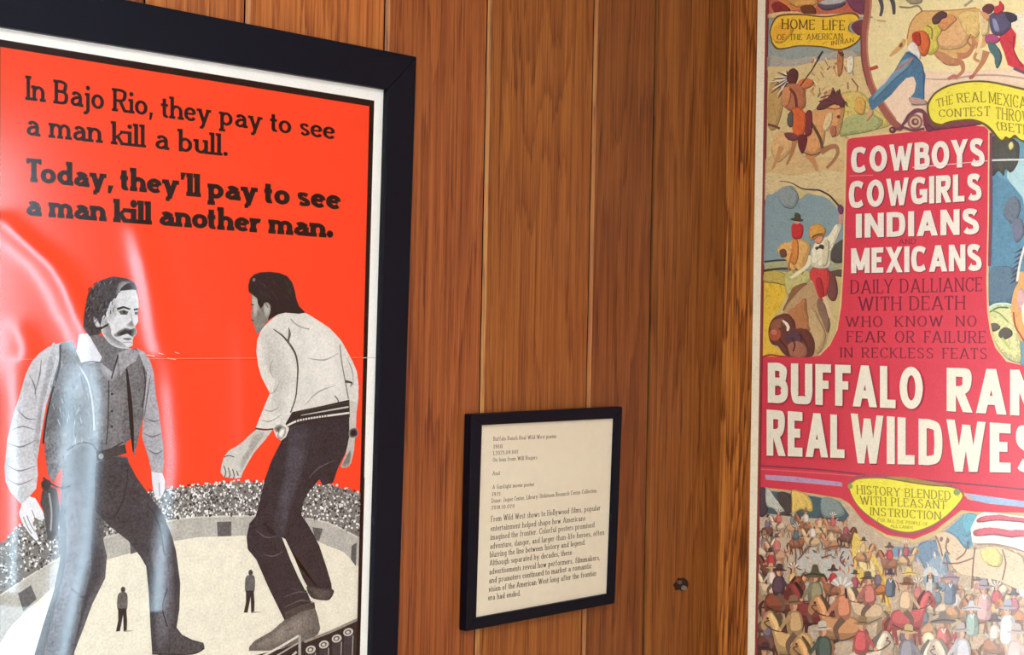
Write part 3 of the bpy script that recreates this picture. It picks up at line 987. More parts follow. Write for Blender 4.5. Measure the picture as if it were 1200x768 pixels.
P.line([(50, 560), (58, 566), (70, 572), (82, 570)], 2.4, G(46), True)
# shirt front under the vest
P.poly([(90, 404), (150, 404), (160, 430), (152, 500), (145, 522), (118, 534), (96, 520), (88, 440)], G(112, 2), False, 0.28)
P.poly([(118, 420), (134, 424), (138, 436), (130, 446), (120, 436)], G(168, 4), True, 0.1)
P.line([(127, 446), (127, 470), (126, 500), (124, 522)], 1.4, G(52), True)
for by in (462, 482, 500):
    P.oval(131, by, 1.5, 1.5, G(40))
P.poly([(76, 520), (100, 512), (120, 516), (122, 540), (96, 546), (72, 552), (68, 540)], G(92, 3), False, 0.3)
# vest, two fronts
P.poly([(70, 402), (84, 399), (94, 420), (100, 440), (106, 470), (108, 500), (104, 522), (92, 524), (80, 532), (70, 550), (62, 566), (56, 556), (52, 530), (52, 506), (55, 476), (62, 446), (70, 418)], G(108, 3), False, 0.34)
P.poly([(146, 412), (158, 408), (168, 413), (176, 434), (174, 462), (168, 486), (163, 508), (157, 536), (153, 514), (145, 522), (142, 500), (146, 470), (150, 440)], G(104, 2), False, 0.34)
P.poly([(60, 470), (76, 460), (90, 470), (96, 486), (84, 500), (66, 504), (56, 500)], G(80, 3), True, 0.3)
P.line([(70, 404), (69, 430), (60, 462), (54, 490), (50, 520)], 2.2, G(34), True)
P.line([(148, 432), (152, 470), (154, 500), (156, 530)], 3.6, G(30), True, taper=[2, 5, 5, 1])
P.line([(168, 430), (170, 452), (166, 478)], 1.6, G(56), True)
P.line([(92, 430), (102, 446), (108, 474), (110, 504)], 1.8, G(176, 6), True)
P.line([(78, 528), (92, 520), (106, 520), (116, 530), (130, 526), (144, 518)], 1.6, G(48), True)
for k in range(46):
    x, y = rnd.uniform(58, 104), rnd.uniform(420, 520)
    P.line([(x, y), (x + rnd.uniform(-3, 3), y + rnd.uniform(3, 8))], 0.9, G(rnd.choice((70, 84, 146, 160))), False)
P.poly([(112, 530), (146, 521), (148, 531), (113, 541)], G(58), False, 0.3)
P.oval(118, 535, 3, 3.4, G(150))
# arm at the right
P.poly([(160, 408), (169, 413), (176, 424), (180, 438), (182, 462), (186, 484), (188, 500), (191, 524), (192, 541), (190, 556), (177, 553), (174, 538), (169, 522), (166, 512), (168, 482), (170, 462), (172, 438)], G(158, 6), False, 0.2)
for ln_ in ([(170, 490), (180, 494), (188, 492)], [(168, 508), (178, 512), (189, 508)], [(172, 526), (182, 532), (191, 528)], [(176, 440), (172, 466), (168, 492)]):
    P.line(ln_, 1.4, G(98, 4), True, 0.2, taper=[.5, 1.8, .5])
P.poly([(177, 553), (190, 555), (193, 564), (192, 576), (188, 584), (183, 586), (180, 578), (178, 566)], G(214, 6), False, 0.06)
P.line([(186, 566), (187, 582)], 1.0, G(130), False)
# collar, neck
P.poly([(104, 388), (142, 404), (140, 418), (131, 436), (116, 424), (104, 408)], G(104, 3), False, 0.25)
P.poly([(92, 392), (103, 391), (110, 404), (119, 419), (116, 425), (95, 426), (89, 412)], G(212, 8), False, 0.06)
P.line([(95, 426), (106, 424), (117, 425)], 1.4, G(60), True)
P.poly([(138, 414), (152, 408), (163, 413), (158, 424), (148, 430), (140, 442)], G(150, 4), False, 0.2)
P.line([(138, 416), (134, 430), (130, 444)], 1.6, G(40), True)
# head: generic face, three-quarter view to the right
P.poly([(97, 384), (98.5, 366), (102, 347), (108, 337), (117, 328.8), (132, 324), (148, 326.4), (157, 331), (160, 338), (160, 352), (150, 362), (132, 378), (122, 384), (116, 392), (104, 394)], G(58, 3), False, 0.4)
P.poly([(139, 341.5), (150, 339), (158.6, 340), (161.5, 351), (162, 360), (160.6, 368), (161.5, 377), (158, 382), (157, 392), (155, 398), (155, 405), (148.6, 408), (135, 405), (125, 398), (120, 386), (122, 371), (128, 358), (135, 351)], G(206, 2), False, 0.10)
P.poly([(122, 372), (128, 380), (130, 392), (140, 402), (149, 407), (135, 405.5), (125, 398), (119, 386)], G(136, 2), True, 0.18)
P.poly([(128, 358), (135, 351), (138, 362), (134, 372), (126, 376)], G(168), True, 0.15)
P.poly([(136, 361), (144, 358.8), (152, 361.5), (152, 363.5), (144, 361.5), (137, 364)], G(44))
P.poly([(138, 365), (144, 363), (150, 365.5), (148, 369), (141, 369)], G(84))
P.oval(145, 366, 1.7, 1.6, G(24))
P.poly([(156, 362), (161.6, 361), (161.8, 363.5), (156.5, 364.2)], G(48))
P.poly([(157, 366), (161, 365.2), (161, 369), (157.4, 369)], G(90))
P.poly([(152, 366), (154, 374), (150, 379), (147.5, 381), (153, 383.5), (157, 382.5), (155, 378)], G(128), True, 0.12)
P.poly([(134, 392.5), (139, 388), (146, 384.8), (152, 386), (157, 385), (158, 391), (154, 394.5), (149, 391.5), (142, 393.5), (137, 394.5)], G(34), True, 0.3)
P.poly([(143, 397), (149, 396), (154, 397.2), (149, 399.2)], G(110), True)
P.line([(141, 403), (148, 401), (154, 402)], 1.2, G(160), True)
P.poly([(108.6, 373), (111.5, 372.5), (117, 381), (117.5, 385), (113, 384), (110, 379)], G(202), True, 0.05)
P.poly([(110, 384), (119, 383), (126, 379), (126.5, 381.5), (117, 387)], G(36), False)
for k in range(70):
    x = rnd.uniform(101, 136); y = rnd.uniform(328, 376)
    if (x - 132) * 0.9 + (y - 352) > 12: continue
    P.line([(x, y), (x + rnd.uniform(-3.5, 1), y + rnd.uniform(2.5, 6))], 0.9, G(rnd.choice((26, 34, 44, 96, 112))), False)
P.poly([(139, 332), (146, 330), (152, 331), (148, 335), (141, 341), (136, 344)], G(150), True, 0.25)
P.poly([(141, 340), (147, 333.5), (155, 332), (158.6, 338), (150, 339.6)], G(36), True, 0.2)

# ---- man in white jacket seen from behind
P.bucket('printed_man_in_jacket')
Wm = lambda v: (v, v - 3, v - 11)
P.poly([(336, 498), (372, 492), (409, 488), (411, 510), (404, 532), (396, 548), (390, 566), (378, 569.5), (374, 562), (362, 576), (354, 590), (353, 604), (360, 614), (367, 626), (374, 640), (382, 664), (388, 684), (389, 694), (382, 702), (368, 700), (360, 688), (342, 655), (332, 632), (346, 660), (356, 686), (367, 712), (350, 720), (333, 727), (314, 688), (300, 656), (290, 644), (288.6, 630), (292, 614), (300, 604), (310, 562), (318, 540), (330, 516)], (44, 42, 48), False, 0.30)
P.poly([(340, 505), (356, 500), (360, 530), (350, 566), (336, 610), (330, 640), (322, 610), (332, 560)], (66, 66, 76), True, 0.3)
P.poly([(330, 630), (334, 632), (345, 655), (357, 684), (361, 688), (357.5, 692.5), (349, 676), (340, 656)], (222, 216, 198), False, 0.06)
P.poly([(361, 688), (375, 690), (389, 692), (386, 701), (380, 703), (366, 700)], (84, 80, 76), True, 0.3)
for ln_ in ([(332, 700), (350, 694), (364, 696)], [(333, 712), (352, 704), (367, 706)], [(340, 690), (350, 692)], [(362, 560), (374, 548), (392, 540)], [(300, 622), (312, 630), (326, 628)], [(308, 650), (320, 652), (332, 646)]):
    P.line(ln_, 1.6, (84, 82, 86), True, 0.2, taper=[.4, 1.8, .5])
# boot
P.poly([(333, 727), (350, 716), (367, 708), (372, 722), (375, 737), (372, 744), (358, 752), (338, 758), (314, 763), (291, 763), (292, 758), (298, 751), (318, 740), (328, 731)], (104, 98, 92), False, 0.3)
P.poly([(336, 730), (356, 722), (366, 728), (352, 742), (322, 754), (300, 757), (318, 744)], (128, 120, 112), True, 0.25)
P.poly([(333, 718), (352, 709), (368, 706), (369, 713), (352, 717), (335, 727)], (70, 66, 64), False, 0.25)
# jacket
P.poly([(410, 440), (419, 452), (420, 466), (417.5, 484), (416.5, 505), (414.5, 528), (411, 543), (404, 548), (400, 544), (405, 532), (409, 512), (409, 486)], Wm(190), False, 0.14)
P.poly([(400, 546), (406, 534), (410, 528), (411, 536), (408, 546)], Wm(120), True, 0.2)
P.poly([(318, 374), (326, 368), (334, 366), (346, 366), (358, 368), (368, 373), (376, 378), (385, 384), (392, 391), (400, 400), (406, 411), (413, 424), (418, 436), (420, 454), (418, 472), (410, 470), (408, 469), (376, 478), (341, 485), (338, 492), (338, 504), (335, 512), (329, 516.5), (323, 512), (320, 503.5), (308, 504), (299, 502.5), (304, 490), (310, 475), (316, 461), (311, 452), (306, 442), (302, 428), (300, 412), (301, 399), (306, 386)], Wm(212), False, 0.10)
P.poly([(306, 400), (316, 390), (330, 404), (338, 430), (336, 462), (326, 484), (318, 470), (322, 448), (312, 430)], Wm(190), True, 0.12)
P.poly([(352, 372), (372, 380), (390, 398), (396, 430), (400, 460), (376, 470), (364, 440), (360, 404)], Wm(222), True, 0.08)
P.line([(320, 386), (331, 394), (340, 405), (346, 416), (348.5, 430), (348, 446), (346, 466), (340, 484)], 1.8, Wm(70), True, 0.1, taper=[1, 2.6, 2, 1.6, 1.4])
P.line([(338, 384), (339, 392), (337.5, 400), (341, 408)], 2.6, Wm(96), True, taper=[.8, 3, 2.4, .6])
P.line([(340, 374), (346, 380), (354, 384), (362, 386)], 1.4, Wm(150), True)
P.line([(398, 404), (400, 424), (404, 446), (408, 468)], 1.3, Wm(120), True)
P.line([(404, 447), (412, 449), (410, 453)], 3.2, Wm(70), True, taper=[3.4, 2, .6])
P.line([(392, 464), (396, 470), (394, 474)], 1.6, Wm(110), True)
for ln_ in ([(316, 462), (322, 458), (328, 446)], [(308, 480), (318, 482), (328, 476)], [(304, 492), (316, 494), (330, 486)], [(360, 420), (380, 422), (396, 414)], [(320, 420), (316, 432), (320, 444)], [(356, 476), (372, 460), (392, 452)], [(406, 420), (412, 434), (414, 452)]):
    P.line(ln_, 1.4, Wm(160), True, 0.1, taper=[.4, 1.8, .4])
P.poly([(321, 503), (327, 498), (334, 503), (333, 511), (328, 509)], Wm(90), True, 0.2)
P.poly([(329, 502), (334, 503), (330, 514), (325, 511)], Wm(226), True, 0.05)
P.line([(299, 502), (309, 503.5), (320, 503)], 1.8, Wm(60), True)
# belt with its cartridge loops
P.poly([(342, 483), (376, 476), (409, 468.5), (409.5, 489), (374, 493), (337, 501), (334, 497)], (40, 37, 40), False, 0.2)
P.line([(345, 484), (372, 478.5), (409, 472)], 1.1, Wm(60), True)
P.line([(352, 487), (380, 482), (408, 477)], 1.6, Wm(190), True, taper=[.6, 1.6, 2])
P.line([(336, 499), (345, 494.5), (354, 492), (372, 489), (390, 486.6), (409, 484)], 2.2, Wm(214), True)
for k in range(12):
    x = 347 + k * 3.2; P.line([(x, 497 - k * .62), (x + .4, 489 - k * .55)], 1.0, (44, 40, 42), False)
P.poly([(410, 504), (416, 502), (419, 506), (418, 511), (412, 513), (409, 510)], (34, 32, 34), True)
# forearm and hand
P.poly([(300, 503.5), (310, 505), (319, 504), (310, 516), (303, 524), (297, 531), (290, 543), (284, 554), (282, 560), (276, 561), (270, 560.5), (262, 559), (258, 554), (259, 546), (262, 536), (268, 528), (276, 524), (284, 518), (292, 510)], Wm(196), False, 0.10)
P.poly([(296, 512), (308, 510), (298, 526), (288, 542), (282, 552), (282, 540), (290, 526)], Wm(158), True, 0.15)
for ln_ in ([(262, 546), (264, 553), (263, 559)], [(267, 548), (269, 556), (268, 560)], [(272, 550), (274, 557), (273, 561)], [(277, 552), (279, 558)], [(262, 536), (268, 534), (274, 536)]):
    P.line(ln_, 1.2, Wm(74), True)
# head from behind, turned to the left
P.poly([(291.5, 341), (295, 345), (295.6, 351), (294, 357), (295.6, 361), (293.4, 366.5), (295, 370), (294.4, 375), (297, 380), (299, 387), (300.5, 392), (306, 387), (312, 378), (318, 371), (320, 352), (306, 344)], Wm(128), False, 0.2)
P.poly([(295, 346), (301, 350), (302, 362), (298, 372), (296, 362)], Wm(176), True, 0.1)
P.line([(293.6, 357), (297, 357.6)], 1.5, (50, 46, 46), False)
P.line([(294, 375), (297, 376)], 1.3, (60, 54, 54), False)
P.poly([(291, 342), (290.6, 335), (292.4, 327), (297, 322), (304, 319.4), (316, 318.8), (327, 320), (336, 323.6), (342, 331), (345, 341), (347, 351), (350, 359), (357.5, 366.6), (350, 368), (334, 366.6), (326, 368.4), (318, 372.6), (313, 376), (316, 366), (314, 358), (309.6, 356), (305, 362), (301.6, 356), (301, 350), (296, 346)], (30, 26, 30), False, 0.22)
P.poly([(309, 357), (313, 355.6), (316, 360), (315, 368), (311, 371), (308.6, 364)], Wm(176), True, 0.08)
P.oval(297, 328, 1.8, 2.2, Wm(120))
for k in range(16):
    x = rnd.uniform(300, 340); y = rnd.uniform(324, 356)
    P.line([(x, y), (x + 3, y + 5)], 0.8, (58, 54, 58), False)
# rail and cartridges at the foot of the picture
P.style = None
P.bucket('printed_cartridge_belt')
P.poly([(300, 768), (330, 760), (356, 752), (390, 739), (420, 725), (418, 790), (270, 812), (250, 790)], (38, 36, 38), False, 0.2)
P.line([(356, 752.5), (386, 741), (420, 725.5)], 3.0, (150, 140, 128), False, 0.2)
P.line([(262, 790), (310, 768), (330, 757), (350, 745)], 2.6, (214, 208, 196), False, 0.1)
P.line([(300, 782), (330, 765), (350, 753)], 1.6, (170, 164, 154), False, 0.1)
P.line([(350.5, 745), (351, 790)], 3.2, (160, 156, 148), False, 0.15)
P.line([(334, 776), (347, 764)], 2.4, (196, 190, 180), False, 0.1)
for cx, cy in ((363.5, 761.5), (379, 755.5), (394, 748.5), (407.5, 741)):
    P.poly([(cx - 5, cy + 2), (cx + 6, cy - 1), (cx + 5, cy + 40), (cx - 6, cy + 44)], (58, 56, 60), False, 0.2)
    P.line([(cx + 5.6, cy + 4), (cx + 4.6, cy + 36)], 1.2, (150, 146, 140), False)
    P.oval(cx, cy, 6.0, 4.6, (196, 190, 178), -0.35, 0.1)
    P.oval(cx - .3, cy, 3.8, 2.8, (84, 80, 76), -0.35)
    P.oval(cx - .4, cy + .2, 2.0, 1.5, (206, 200, 190), -0.35)
# right and bottom rule again over the picture's edge
P.bucket('printed_ground')
P.poly([(422.4, 560), (426.8, 560), (420.4, 800), (416.6, 793)], INK)
P.poly([(416.6, 788), (420.4, 800), (-7, 868), (0, 856)], INK)
# lettering
P.bucket('printed_lettering')
lettering(P, 'In Bajo Rio, they pay to see', SLAB, (30, 88.2), (392.5, 141.0), (30, 117), (392.5, 163.8), INK, gap=0.03, space=.27)
lettering(P, 'a man kill a bull.', SLAB, (30, 130.2), (267.7, 157.6), (30, 158.5), (267.7, 183.4), INK, gap=0.03, space=.27)
lettering(P, "Today, they'll pay to see", SLAB_BOLD, (28.6, 184.8), (399.5, 219.6), (28.6, 212.8), (399.5, 246.0), INK, gap=0.015, space=.24)
lettering(P, 'a man kill another man.', SLAB_BOLD, (30, 224.4), (390.7, 253.6), (30, 252.7), (390.7, 279.2), INK, gap=0.015, space=.24)
res = P.build(M_INK_L, sh, {'printed_ground': 'red printed ground with a pale bullring', 'printed_man_in_vest': 'grey printed man in vest and denim facing right',
      'printed_man_in_jacket': 'grey printed man in white jacket seen from behind', 'printed_lettering': 'black slab serif lettering'})
print('left layers', max(P._l))

# wavy acrylic in front of the sheet
def glazing():
    # ridges of the warped sheet: (centre line in the photograph, height in mm, half width in px)
    RIDGES = [
        ([(-6, 262), (20, 285), (50, 311), (66, 336), (80, 370), (92, 392), (96, 410)], 2.6, 13),
        ([(12, 388), (18, 400), (20, 416)], 2.0, 12),
        ([(152, 270), (163, 315), (170, 350), (176, 390), (182, 414)], 2.6, 12),
        ([(104, 428), (103, 480), (99, 540), (94, 600), (90, 650), (76, 700), (54, 790)], 5.2, 26),
        ([(192, 424), (197, 480), (202, 540), (196, 600), (190, 660), (186, 720)], 3.6, 15),
        ([(2, 430), (2, 500), (4, 600), (2, 700)], 3.0, 20),
        ([(276, 384), (279, 420), (280, 480), (280, 540)], 2.0, 10),
    ]
    xs = np.arange(-26, 461, 2.5); ys = np.linspace(14, 880, 150)
    nx, ny = len(xs), len(ys)
    top = [(-28, 21), (459, 100)]; bot = [(-30, 942), (437, 867)]
    V, Fc = [], []
    for j in range(ny):
        fj = j / (ny - 1)
        for i in range(nx):
            fi = i / (nx - 1)
            tx = top[0][0] + (top[1][0] - top[0][0]) * fi; ty = top[0][1] + (top[1][1] - top[0][1]) * fi
            bx = bot[0][0] + (bot[1][0] - bot[0][0]) * fi; by = bot[0][1] + (bot[1][1] - bot[0][1]) * fi
            x = tx + (bx - tx) * fj; y = ty + (by - ty) * fj
            d = 0.0
            for cv, h, s in RIDGES:
                yy = [p[1] for p in cv]; xx = [p[0] for p in cv]
                if y < yy[0] - 30 or y > yy[-1] + 30:
                    continue
                cx = float(np.interp(y, yy, xx)) + s * 0.85
                k = 1.0
                if y < yy[0]: k = math.exp(-((y - yy[0]) / 12) ** 2)
                if y > yy[-1]: k = math.exp(-((y - yy[-1]) / 4) ** 2)
                k *= min(1.0, 0.25 + (y - yy[0] + 30) / 90.0)
                d += h * 0.001 * k * math.exp(-0.5 * ((x - cx) / s) ** 2)
            p = on_left(x, y, E_SHEET + 0.0042)
            V.append(p + NL * d * 0.75)
    for j in range(ny - 1):
        for i in range(nx - 1):
            a = j * nx + i
            Fc.append((a, a + nx, a + nx + 1, a + 1))
    o = mesh_obj('glazing', V, Fc, M_GLAZE, poster, smooth=True)
    md = o.modifiers.new('thickness', 'SOLIDIFY'); md.thickness = 0.0008; md.offset = -1
    return o
glazing()

# ================================================================== small framed label
E2, S2 = 0.016, 0.011
lo = [(552.6, 485.8), (729.6, 476.9), (720.6, 707.4), (546.4, 740.4)]
li = [(565.2, 498.6), (721.0, 490.6), (713.2, 696.2), (558.3, 724.6)]
lb = on_left((lo[2][0] + lo[3][0]) / 2, (lo[2][1] + lo[3][1]) / 2)
label = thing('wall_label', 'small square text label in a thin black frame between the two posters', 'label', (lb.x, -0.001, lb.z))
for i in range(4):
    j = (i + 1) % 4
    q = [on_left(*lo[i], E2), on_left(*lo[j], E2), on_left(*li[j], E2), on_left(*li[i], E2)]
    prism('frame_rail', q, NL, E2 - 0.001, M_FRAME, label, 0.001)
lq = [(561, 494), (724, 486), (716, 700), (555, 729)]
ls = sheet('paper_sheet', lq, on_left, NL, S2, 0.008, M_PAPER, label, (226, 214, 190))
T = Print(on_left, S2)
T.bucket('printed_text')
TXT = (80, 70, 60)
LINES = [
    ('Buffalo Ranch Real Wild West poster', 578, 517, 652, 513.6, 5.0), ('1910', 578, 526, 589, 525.4, 4.6),
    ('L2025.04.001', 578, 533.8, 607, 531.8, 4.8), ('On loan from Will Rogers', 577.5, 541.6, 629.5, 538.4, 5.0),
    ('And', 577, 557.4, 585.5, 557, 5.0), ('A Gunfight movie poster', 577, 573.6, 626, 569.8, 5.0), ('1971', 576.5, 581.8, 586.5, 581.2, 4.6),
    ('Donor: Jasper Center, Library: Dickinson Research Center Collection', 576, 589.8, 699, 577.4, 5.2), ('2018.10.020', 575.5, 597.6, 603, 595.4, 4.6),
    ('From Wild West shows to Hollywood films, popular', 575.3, 611.9, 703.5, 598.1, 7.0),
    ('entertainment helped shape how Americans', 575, 623.0, 686, 610.3, 7.0),
    ('imagined the frontier. Colorful posters promised', 574.6, 633.3, 696.5, 618.2, 7.0),
    ('adventure, danger, and larger-than-life heroes, often', 574.2, 643.7, 708, 627.0, 7.0),
    ('blurring the line between history and legend.', 573.8, 653.7, 686, 638.6, 7.0),
    ('Although separated by decades, these', 573.5, 663.5, 670, 650.4, 7.0),
    ('advertisements reveal how performers, filmmakers,', 573.2, 673.7, 703, 656.4, 7.0),
    ('and promoters continued to market a romantic', 572.8, 684.0, 693, 666.2, 7.0),
    ('vision of the American West long after the frontier', 572.4, 694.2, 699, 674.8, 7.0),
    ('era had ended.', 572, 704.0, 610, 698.4, 7.0)]
for s, x0, y0, x1, y1, h in LINES:
    lettering(T, s, TYPE, (x0 + h * .02, y0 - h), (x1 + h * .02, y1 - h * .93), (x0, y0), (x1, y1), TXT)
T.build(M_PAPER, ls, {'printed_text': 'small dark serif text'})
prism('glazing', [on_left(x, y, S2 + 0.0026) for x, y in lq], NL, 0.0012, M_GLAZE2, label)

# ================================================================== tall show poster on the right wall
E3 = 0.012
rq = [(889.2 + 1.9, -120), (1322, -150), (1310, 960), (875.2, 900)]
def edge(y):                              # left edge of the board in the photograph
    return 889.2 + (877.2 - 889.2) * y / 768.0
rq[0] = (edge(-120), -120); rq[3] = (edge(900), 900)
rb = on_right((rq[2][0] + rq[3][0]) / 2, (rq[2][1] + rq[3][1]) / 2)
show = thing('show_poster', 'tall colourful wild west show poster with cream margin beside the corner', 'poster', (-0.001, rb.y, rb.z))
board = prism('mounting_board', [on_right(x, y, E3 - 0.0006) for x, y in rq], NR, E3 - 0.0016, plain('cream_board_edge', (214, 200, 168), 0.7, 0.2), show)
rsheet = sheet('poster_sheet', [(x + (0.3 if i in (0, 3) else -0.3), y) for i, (x, y) in enumerate(rq)], on_right, NR, E3, 0.0005, M_INK_R, show, (252, 242, 214))
Q = Print(on_right, E3)
Q.style = 'litho'
Q.bucket('printed_picture')
MAROON, CREAM, RED = (150, 62, 62), (238, 208, 156), (222, 62, 82)
def le(y, d=0.0):
    return edge(y) + d
Q.poly([(le(-100, 9.6), -100), (1308, -128), (1297, 935), (le(880, 8.6), 880)], MAROON)
Q.poly([(le(-98, 12.4), -98), (1304, -125), (1294, 931), (le(878, 12.0), 878)], (232, 206, 150))
# --- arena panel, top right
Q.poly([(1014, -95), (1302, -122), (1299, 175), (1160, 150), (1057, 150), (1040, 131), (1024, 106), (1016, 76), (1013, 44), (1016, 0)], (250, 234, 176))
Q.poly([(1030, 100), (1060, 80), (1100, 84), (1150, 82), (1300, 78), (1300, 140), (1160, 150), (1060, 150), (1040, 130)], (250, 222, 192), True)
Q.poly([(1190, 16), (1302, 6), (1302, 60), (1210, 62), (1192, 40)], (250, 240, 214), True)
Q.line([(1076, 92), (1110, 93), (1150, 88), (1200, 92), (1290, 112)], 2.2, (196, 168, 152), True, taper=[.5, 2.4, 2, 1])
Q.line([(1068, 123), (1086, 122)], 3.2, (222, 176, 156), False)
# upper left patches and sky behind the rider
Q.poly([(le(-98, 12.4), -98), (1016, -98), (1016, 20), (le(20, 12.2), 20)], (206, 112, 88), False, 0.12)
for c, q in (((228, 140, 80), [(906, -60), (952, -70), (958, 4), (940, 10), (915, 6)]), ((150, 52, 50), [(904, 6), (914, 2), (926, 12), (912, 18)]), ((232, 176, 96), [(920, -4), (950, -10), (958, 4), (934, 8)]),
             ((96, 84, 102), [(958, 6), (968, 1), (990, 2), (986, 8), (968, 12)]), ((198, 196, 196), [(960, 3), (978, -2), (992, 0), (984, 4), (968, 6)]), ((128, 70, 96), [(992, -8), (1014, -20), (1014, 18), (1004, 14), (996, 8)]),
             ((122, 66, 44), [(938, 8), (952, 6), (956, 16), (944, 18)]), ((240, 206, 150), [(903, 16), (930, 14), (950, 18), (1012, 17), (1012, 22), (903, 22)])):
    Q.poly(q, c, True, 0.10)
Q.poly([(le(22, 12.2), 22), (1012, 20), (1012, 56), (1006, 78), (960, 76), (925, 80), (le(84, 12), 84)], (160, 172, 166), False, 0.08)
Q.poly([(le(62, 12), 66), (925, 72), (960, 66), (1008, 60), (1010, 84), (960, 82), (920, 84), (le(80, 12), 84)], (186, 180, 164), True)
Q.poly([(le(76, 12), 78), (930, 78), (960, 72), (1009, 66), (1012, 90), (1024, 110), (1056, 150), (994, 164), (990, 232), (956, 226), (926, 216), (le(232, 12), 232)], (228, 204, 146), False, 0.08)
Q.poly([(902, 100), (912, 96), (918, 118), (914, 140), (908, 152), (900, 146)], (206, 168, 104), True)
Q.poly([(984, 112), (1010, 108), (1026, 128), (1044, 146), (1000, 156), (986, 150)], (226, 206, 118), True)
Q.poly([(990, 140), (1012, 132), (1034, 140), (1026, 152), (996, 158), (984, 158)], (184, 190, 128), True)
Q.poly([(1004, 114), (1014, 118), (1012, 134), (1002, 130)], (230, 182, 96), True)
Q.poly([(898, 186), (926, 176), (950, 184), (986, 186), (990, 200), (960, 212), (898, 208)], (222, 190, 134), True)
Q.line([(900, 146), (908, 148), (914, 151)], 3.0, (122, 76, 66), True)
# distant riders, a few strokes
r3 = random.Random(11)
for _ in range(46):
    x, y = r3.uniform(950, 1006), r3.uniform(66, 112)
    Q.line([(x, y), (x + r3.uniform(-4, 5), y + r3.uniform(3, 9))], r3.uniform(1, 3), r3.choice(((214, 168, 110), (178, 118, 84), (244, 226, 190), (160, 132, 96), (232, 194, 124), (206, 120, 90))), False)
for q, c in (([(982, 60), (988, 62), (987, 84), (982, 88)], (196, 130, 86)), ([(993, 70), (1000, 66), (1000, 82), (994, 86)], (250, 238, 208)), ([(982, 60), (989, 63), (986, 66)], (110, 64, 50))):
    Q.poly(q, c, True)
Q.line([(998, 92), (1006, 102)], 1.4, (110, 84, 62), False)
# banner HOME LIFE
ban = [(905, 45), (903.5, 37), (908, 25), (916, 19), (940, 18), (967, 20.5), (997, 16.5), (1006, 22.5), (997, 27), (994, 34), (999, 39), (1008, 41), (1004, 48.5), (993, 55), (981, 57.5), (963, 54), (937, 53), (923, 55.5), (912, 56), (906, 50)]
cx, cy = 955, 37
Q.poly([(cx + (x - cx) * 1.03, cy + (y - cy) * 1.10) for x, y in ban], (126, 88, 44), True)
Q.poly(ban, (250, 206, 64), True)
Q.poly([(906, 44), (908, 32), (918, 26), (930, 34), (920, 48), (910, 50)], (248, 186, 62), True)
Q.poly([(1004, 40), (998, 32), (1002, 26), (1012, 24), (1013, 40)], (122, 62, 78), True)
# rider with feathered war bonnet, lance, on a galloping horse
for k in range(11):
    a = R(100 + k * 13)
    x0, y0 = 925, 88
    L_ = 17 + (k % 3) * 3
    Q.line([(x0 - 2, y0 + k * .9), (x0 + math.cos(a) * L_, y0 + 4 - math.sin(a) * L_ * .55 + k * 1.5)], 1.6, (238, 230, 214) if k % 2 else (74, 62, 62), False, taper=[2.2, .8])
Q.poly([(924, 84), (930, 80), (935, 84), (935, 92), (931, 100), (926, 100), (922, 92)], (104, 56, 56), True)
Q.poly([(922, 100), (930, 98), (942, 100), (944, 112), (943, 126), (930, 130), (920, 126), (918, 112)], (196, 122, 84), True)
Q.poly([(936, 96), (946, 92), (954, 96), (950, 102), (940, 104)], (222, 128, 76), True)
Q.poly([(918, 104), (926, 102), (926, 118), (920, 126), (917, 118)], (222, 150, 100), True)
Q.line([(926, 104), (932, 112), (934, 126)], 3.4, (122, 62, 58), True)
Q.line([(964.5, 60), (952, 82), (938, 101)], 1.8, (74, 62, 56), False, taper=[2.4, 1.5, 1.4])
Q.line([(964.5, 60), (959, 69)], 3.0, (66, 62, 60), False, taper=[1, 3.4])
# horse
HC = (230, 170, 112)
Q.poly([(925, 158), (914, 154), (906, 164), (904, 178), (912, 190), (926, 178), (934, 166)], (234, 190, 132), True)
Q.line([(916, 172), (910, 188), (905, 199)], 4.2, (206, 150, 96), True, taper=[7, 4, 2.4])
Q.line([(932, 164), (928, 180), (922, 193)], 4.2, (188, 128, 84), True, taper=[7, 4, 2.4])
Q.poly([(944, 180), (940, 158), (948, 136), (953, 130), (962, 124), (976, 118), (986, 120), (990, 126), (988, 140), (984, 156), (978, 160), (973, 156), (974, 146), (968, 152), (966, 166), (961, 180), (952, 184)], HC, True)
Q.poly([(970, 134), (976, 132), (974, 146), (968, 154), (965, 150)], (238, 214, 160), True)
Q.oval(983, 137, 2.0, 2.2, (112, 62, 46))
Q.poly([(973, 150), (979, 148), (980, 158), (975, 160)], (192, 118, 96), True)
Q.line([(947, 180), (954, 190), (959, 203)], 5, (206, 146, 96), True, taper=[10, 6, 3])
Q.line([(962, 178), (972, 173), (980, 172), (982, 180), (976, 190), (969, 197)], 4.5, (176, 124, 86), True, taper=[8, 6, 5, 4, 3.4, 3])
Q.line([(940, 178), (952, 182), (962, 178)], 1.4, (126, 74, 56), True)
Q.poly([(957, 128), (962, 120), (972, 114), (976, 106), (980, 112), (984, 104), (986, 113), (991, 120), (988, 126), (978, 122), (966, 128)], (110, 62, 66), True)
for p in ([(976, 114), (970, 112), (962, 115)], [(980, 110), (976, 103), (977, 106)], [(988, 122), (992, 120), (993, 125)], [(975, 118), (967, 118), (960, 119)]):
    Q.line(p, 1.4, (92, 48, 54), True)
Q.line([(970, 127), (980, 128), (988, 126)], 1.4, (168, 92, 70), True)
Q.line([(948, 140), (956, 152), (962, 164), (964, 174)], 3.6, (104, 78, 60), True)
Q.poly([(944, 134), (951, 130), (952, 150), (950, 158), (944, 158)], (132, 58, 64), True)
